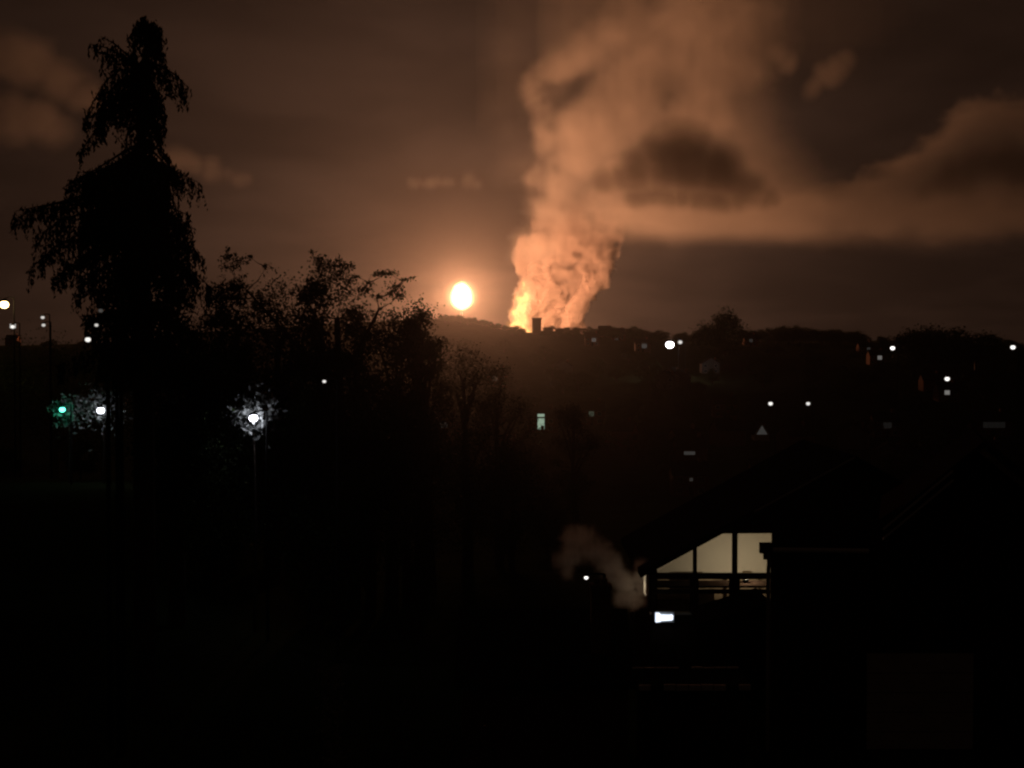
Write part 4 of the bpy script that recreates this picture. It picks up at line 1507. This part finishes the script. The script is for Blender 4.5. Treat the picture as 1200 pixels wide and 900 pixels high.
# ------------------------------------------------------------------ the nearer house on the right
def near_house():
    Y = 32.0
    O = at(903, 645, Y)
    g = gz(O[0] + 3, Y) - 0.3
    root = thing('rendered_house', 'black nearer house with pale gutter and downpipe at the right', 'house', (O[0], Y, g))

    def P(px, py, y=Y):
        p = at(px, py, y)
        return (p[0] - O[0], p[2] - g)

    z_g = P(0, 642)[1]
    x_w1 = P(1018, 0)[0]
    zt = P(0, 634)[1]
    # side wing under a roof that falls away to the rear
    w = MB().prism_x([(0, 0), (5, 0), (5, zt - 1.25), (0, zt - 0.25)], 0, x_w1 + 2.0)
    w.shear(0.19).build('wall', M['wood'], root)
    rf = MB().prism_x([(-0.22, zt - 0.17), (5.3, zt - 1.22), (5.3, zt - 1.06), (-0.22, zt)], -0.22, x_w1 + 1.0)
    rf.shear(0.19).build('roof', M['slate'], root)
    gt = MB()
    gt.tube([(P(897, 0)[0], -0.30, z_g), (x_w1, -0.30, z_g - 0.03)], 0.055, 8)
    gt.build('gutter', M['white_paint'], root)
    dp = MB()
    xd = P(901, 0)[0]
    dp.tube([(xd, -0.30, z_g - 0.05), (xd + 0.03, -0.14, z_g - 0.30), (xd + 0.03, -0.08, z_g - 0.5), (xd + 0.03, -0.08, 0)], 0.045, 8)
    dp.build('downpipe', M['grey_pvc'], root)
    # the end of the eave that juts out left
    MB().box(P(890.5, 0)[0], P(905, 0)[0], -0.36, -0.20, P(0, 646)[1], P(0, 634)[1]).build('eave_box', M['wood'], root)
    # main block with its gable
    Ym = 34.0
    ax_, az_ = P(1112, 517, Ym)
    ex_, ez_ = P(1000, 608, Ym)
    bx_ = 2 * ax_ - ex_
    d0, d1 = Ym - Y, Ym - Y + 3.0
    mb = MB().prism([(x_w1 + 0.25, 0), (bx_ - 0.3, 0), (bx_ - 0.3, ez_ + 0.02), (ax_, az_ - 0.25), (x_w1 + 0.25, ez_ + 0.25)], d0 - 2.2, d1)
    mb.v = [(x + 0.275 * (y - (d0 - 2.2)), y, z) for x, y, z in mb.v]
    mb.build('gable_wall', M['wood'], root)
    k = (az_ - ez_) / (ax_ - ex_)
    rf2 = MB()
    for q in ([(ex_, ez_), (ax_, az_), (ax_, az_ + 0.16), (ex_, ez_ + 0.16)], [(ax_, az_), (bx_, ez_), (bx_, ez_ + 0.16), (ax_, az_ + 0.16)]):
        rf2.prism(q, d0 - 2.5, d1 + 0.2)
    rf2.v = [(x + 0.275 * (y - (d0 - 2.5)), y, z) for x, y, z in rf2.v]
    rf2.build('roof', M['slate'], root)
    bb = MB()
    for dz in (0.04, -0.17):
        bb.prism([(ex_ + 0.05, ez_ + dz), (ex_ + (ax_ - ex_) * 0.70, ez_ + (az_ - ez_) * 0.70 + dz), (ex_ + (ax_ - ex_) * 0.70, ez_ + (az_ - ez_) * 0.70 + dz + 0.05), (ex_ + 0.05, ez_ + dz + 0.05)], d0 - 2.56, d0 - 2.503)
    bb.build('bargeboard', M['white_paint'], root)
    # pale door panel low on the gable
    yp = d0 - 2.2
    x0, z0 = P(1015, 880, Y + yp)
    x1, z1 = P(1140, 765, Y + yp)
    for i in range(5):
        za, zb = z0 + (z1 - z0) * i / 5, z0 + (z1 - z0) * (i + 1) / 5
        MB().box(x0, x1, yp - 0.05, yp - 0.003, za + 0.008, zb - 0.008).build('door_panel', M['pale_paint'], root)


near_house()


# ------------------------------------------------------------------ steam, chimney house, sheds
def chimney_house():
    Y = 42.0
    x, y, _ = at(650, 760, Y)
    g = gz(x, y) - 0.3
    root = thing('chimney_house', 'low black house with the chimney that stands before the steam', 'house', (x, y, g))

    def P(px, py, yy=Y):
        p = at(px, py, yy)
        return (p[0] - x, p[2] - g)

    e = P(0, 800)[1]
    r = P(0, 742)[1]
    x0, x1 = P(540, 0)[0], P(738, 0)[0]
    MB().prism_x([(0, 0), (6, 0), (6, e), (3, r - 0.02), (0, e)], x0, x1).build('wall', M['brick'], root)
    rf = MB()
    rf.prism_x([(-0.3, e - 0.13), (3, r), (3, r + 0.18), (-0.3, e + 0.05)], x0 - 0.2, x1 + 0.2)
    rf.prism_x([(3, r), (6.3, e - 0.13), (6.3, e + 0.05), (3, r + 0.18)], x0 - 0.2, x1 + 0.2)
    roof = rf.build('roof', M['slate'], root)
    yc = 1.2
    a, z1 = P(692.5, 684, Y + yc)
    b, _ = P(715, 684, Y + yc)
    cm = MB()
    cm.box(a, b, yc - 0.25, yc + 0.25, e, z1)
    cm.box(a - 0.04, b + 0.04, yc - 0.3, yc + 0.3, z1 - 0.15, z1 - 0.02)
    cm.build('chimney', M['brick'], roof)
    for q in (0.3, 0.7):
        MB().lathe([(0.10, z1 + .001), (0.085, z1 + 0.16)], a + (b - a) * q, yc, 10).build('chimney_pot', M['brick'], roof)
    fx, fz = P(741, 716, Y + 2.0)
    MB().tube([(fx, 2.0, e), (fx, 2.0, fz)], 0.07, 8).build('flue_pipe', M['metal'], roof)


chimney_house()


def steam():
    Y = 47.9
    S = SmokeBox(630, 768, 600, 732, -16, 16, 1.5, Y)
    f = S.puffs([[(742, 714, 0, 10), (738, 700, 0, 15), (730, 682, 0, 19), (716, 664, 0, 20), (700, 648, 0, 20), (684, 634, 0, 20), (668, 632, 0, 20)],
                 [(752, 705, 0, 10), (752, 680, 0, 14), (752, 665, 0, 12)], [(670, 650, 0, 18), (662, 670, 0, 14)]], 21)
    U, V, W = S.U, S.V, S.W
    n1 = fbm(U / 16, W / 16, V / 16, 4, billow=True, off=5.0)
    g = f + 0.75 * (n1 - 0.6)
    S.D = (3.2 * np.clip(g / 0.9, 0, 1) ** 1.4 * sstep(640, 690, U + 20) * S.fade_box(8)).astype(np.float32)
    o = S.build('steam', M['steam'])
    tag(o, 'thin yellowish steam drifting up left from the flue beside the lit gable', 'steam')


steam()


def sheds():
    # lean-to whose sloping roof cuts across the lower panes
    Y = 38.0

    a, b = at(826, 727, Y), at(901, 704, Y)
    g = gz(a[0], Y) - 0.3
    root = thing('lean_to', 'dark lean-to with a slanting roof before the lower gable panes', 'shed', (a[0], Y, g))
    w, h0, h1 = b[0] - a[0], a[2] - g, b[2] - g
    MB().prism([(0.05, 0), (w, 0), (w, h1 - 0.1), (0.05, h0 - 0.1)], 0, 2.0).build('wall', M['wood'], root)
    MB().prism([(-0.15, h0 - 0.13), (w + 0.02, h1 - 0.08), (w + 0.02, h1), (-0.15, h0 - 0.05)], -0.15, 2.1).build('roof', M['slate'], root)
    # flat shed with pale edging
    Y = 29.6
    a, b = at(748, 802, Y), at(880, 802, Y)
    g = gz(a[0], Y) - 0.3
    root = thing('flat_shed', 'low flat-roofed shed with two faint pale roof edges', 'shed', (a[0], Y, g))
    w, h = b[0] - a[0], a[2] - g
    MB().box(0.1, w - 0.1, 0.1, 1.5, 0, h - 0.12).build('wall', M['wood'], root)
    MB().box(0, w, 0, 1.6, h - 0.118, h - 0.03).build('roof', M['slate'], root)
    rg = random.Random(3)
    n = 9
    for i in range(n):
        for y in (-0.045, 1.605):
            if rg.random() < 0.2:
                continue
            MB().box(w * i / n + 0.01, w * (i + 1) / n - 0.01, y, y + 0.04, h - 0.11 - rg.uniform(0, 0.02), h - 0.01 + rg.uniform(0, 0.02)).build('edge_board', M['white_paint'], root)
    MB().box(w * 0.4, w * 0.4 + 0.8, 0.05, 0.098, 0.3, h - 0.2).build('door', M['wood'], root)


sheds()


def garden_plants():
    rg = np.random.default_rng(91)
    for (px, py, Y, wpx, mat, lab) in ((389, 786, 30, 26, 'pale_leaf', 'small pale plant alone in the black foreground garden'),
                                       (470, 822, 27, 60, 'leaf', 'low dark shrub right of and below the pale plant'),
                                       (250, 840, 26, 120, 'leaf', 'wide black shrub at the bottom left of the garden'),
                                       (560, 860, 24, 110, 'leaf', 'black shrub at the bottom centre of the garden')):
        x, y, z = at(px, py, Y)
        g = gz(x, y)
        s = Y / F
        root = thing('shrub', lab, 'shrub', (x, y, g))
        H = z - g
        q = rg.normal(size=(700, 3)) * np.array([wpx * s * 0.25, wpx * s * 0.2, 0])
        q[:, 2] = H * rg.uniform(0.55 if mat == 'pale_leaf' else 0.1, 1.03, 700)
        V, Fc = leaf_quads(q, 0.05, rg)
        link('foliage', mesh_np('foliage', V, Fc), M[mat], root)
        MB().tube([(0, 0, -0.2), (0.03, 0, H * 0.5), (0, 0.02, H * 0.9)], [0.04, 0.03, 0.015], 6).build('stem', M['bark'], root)


garden_plants()
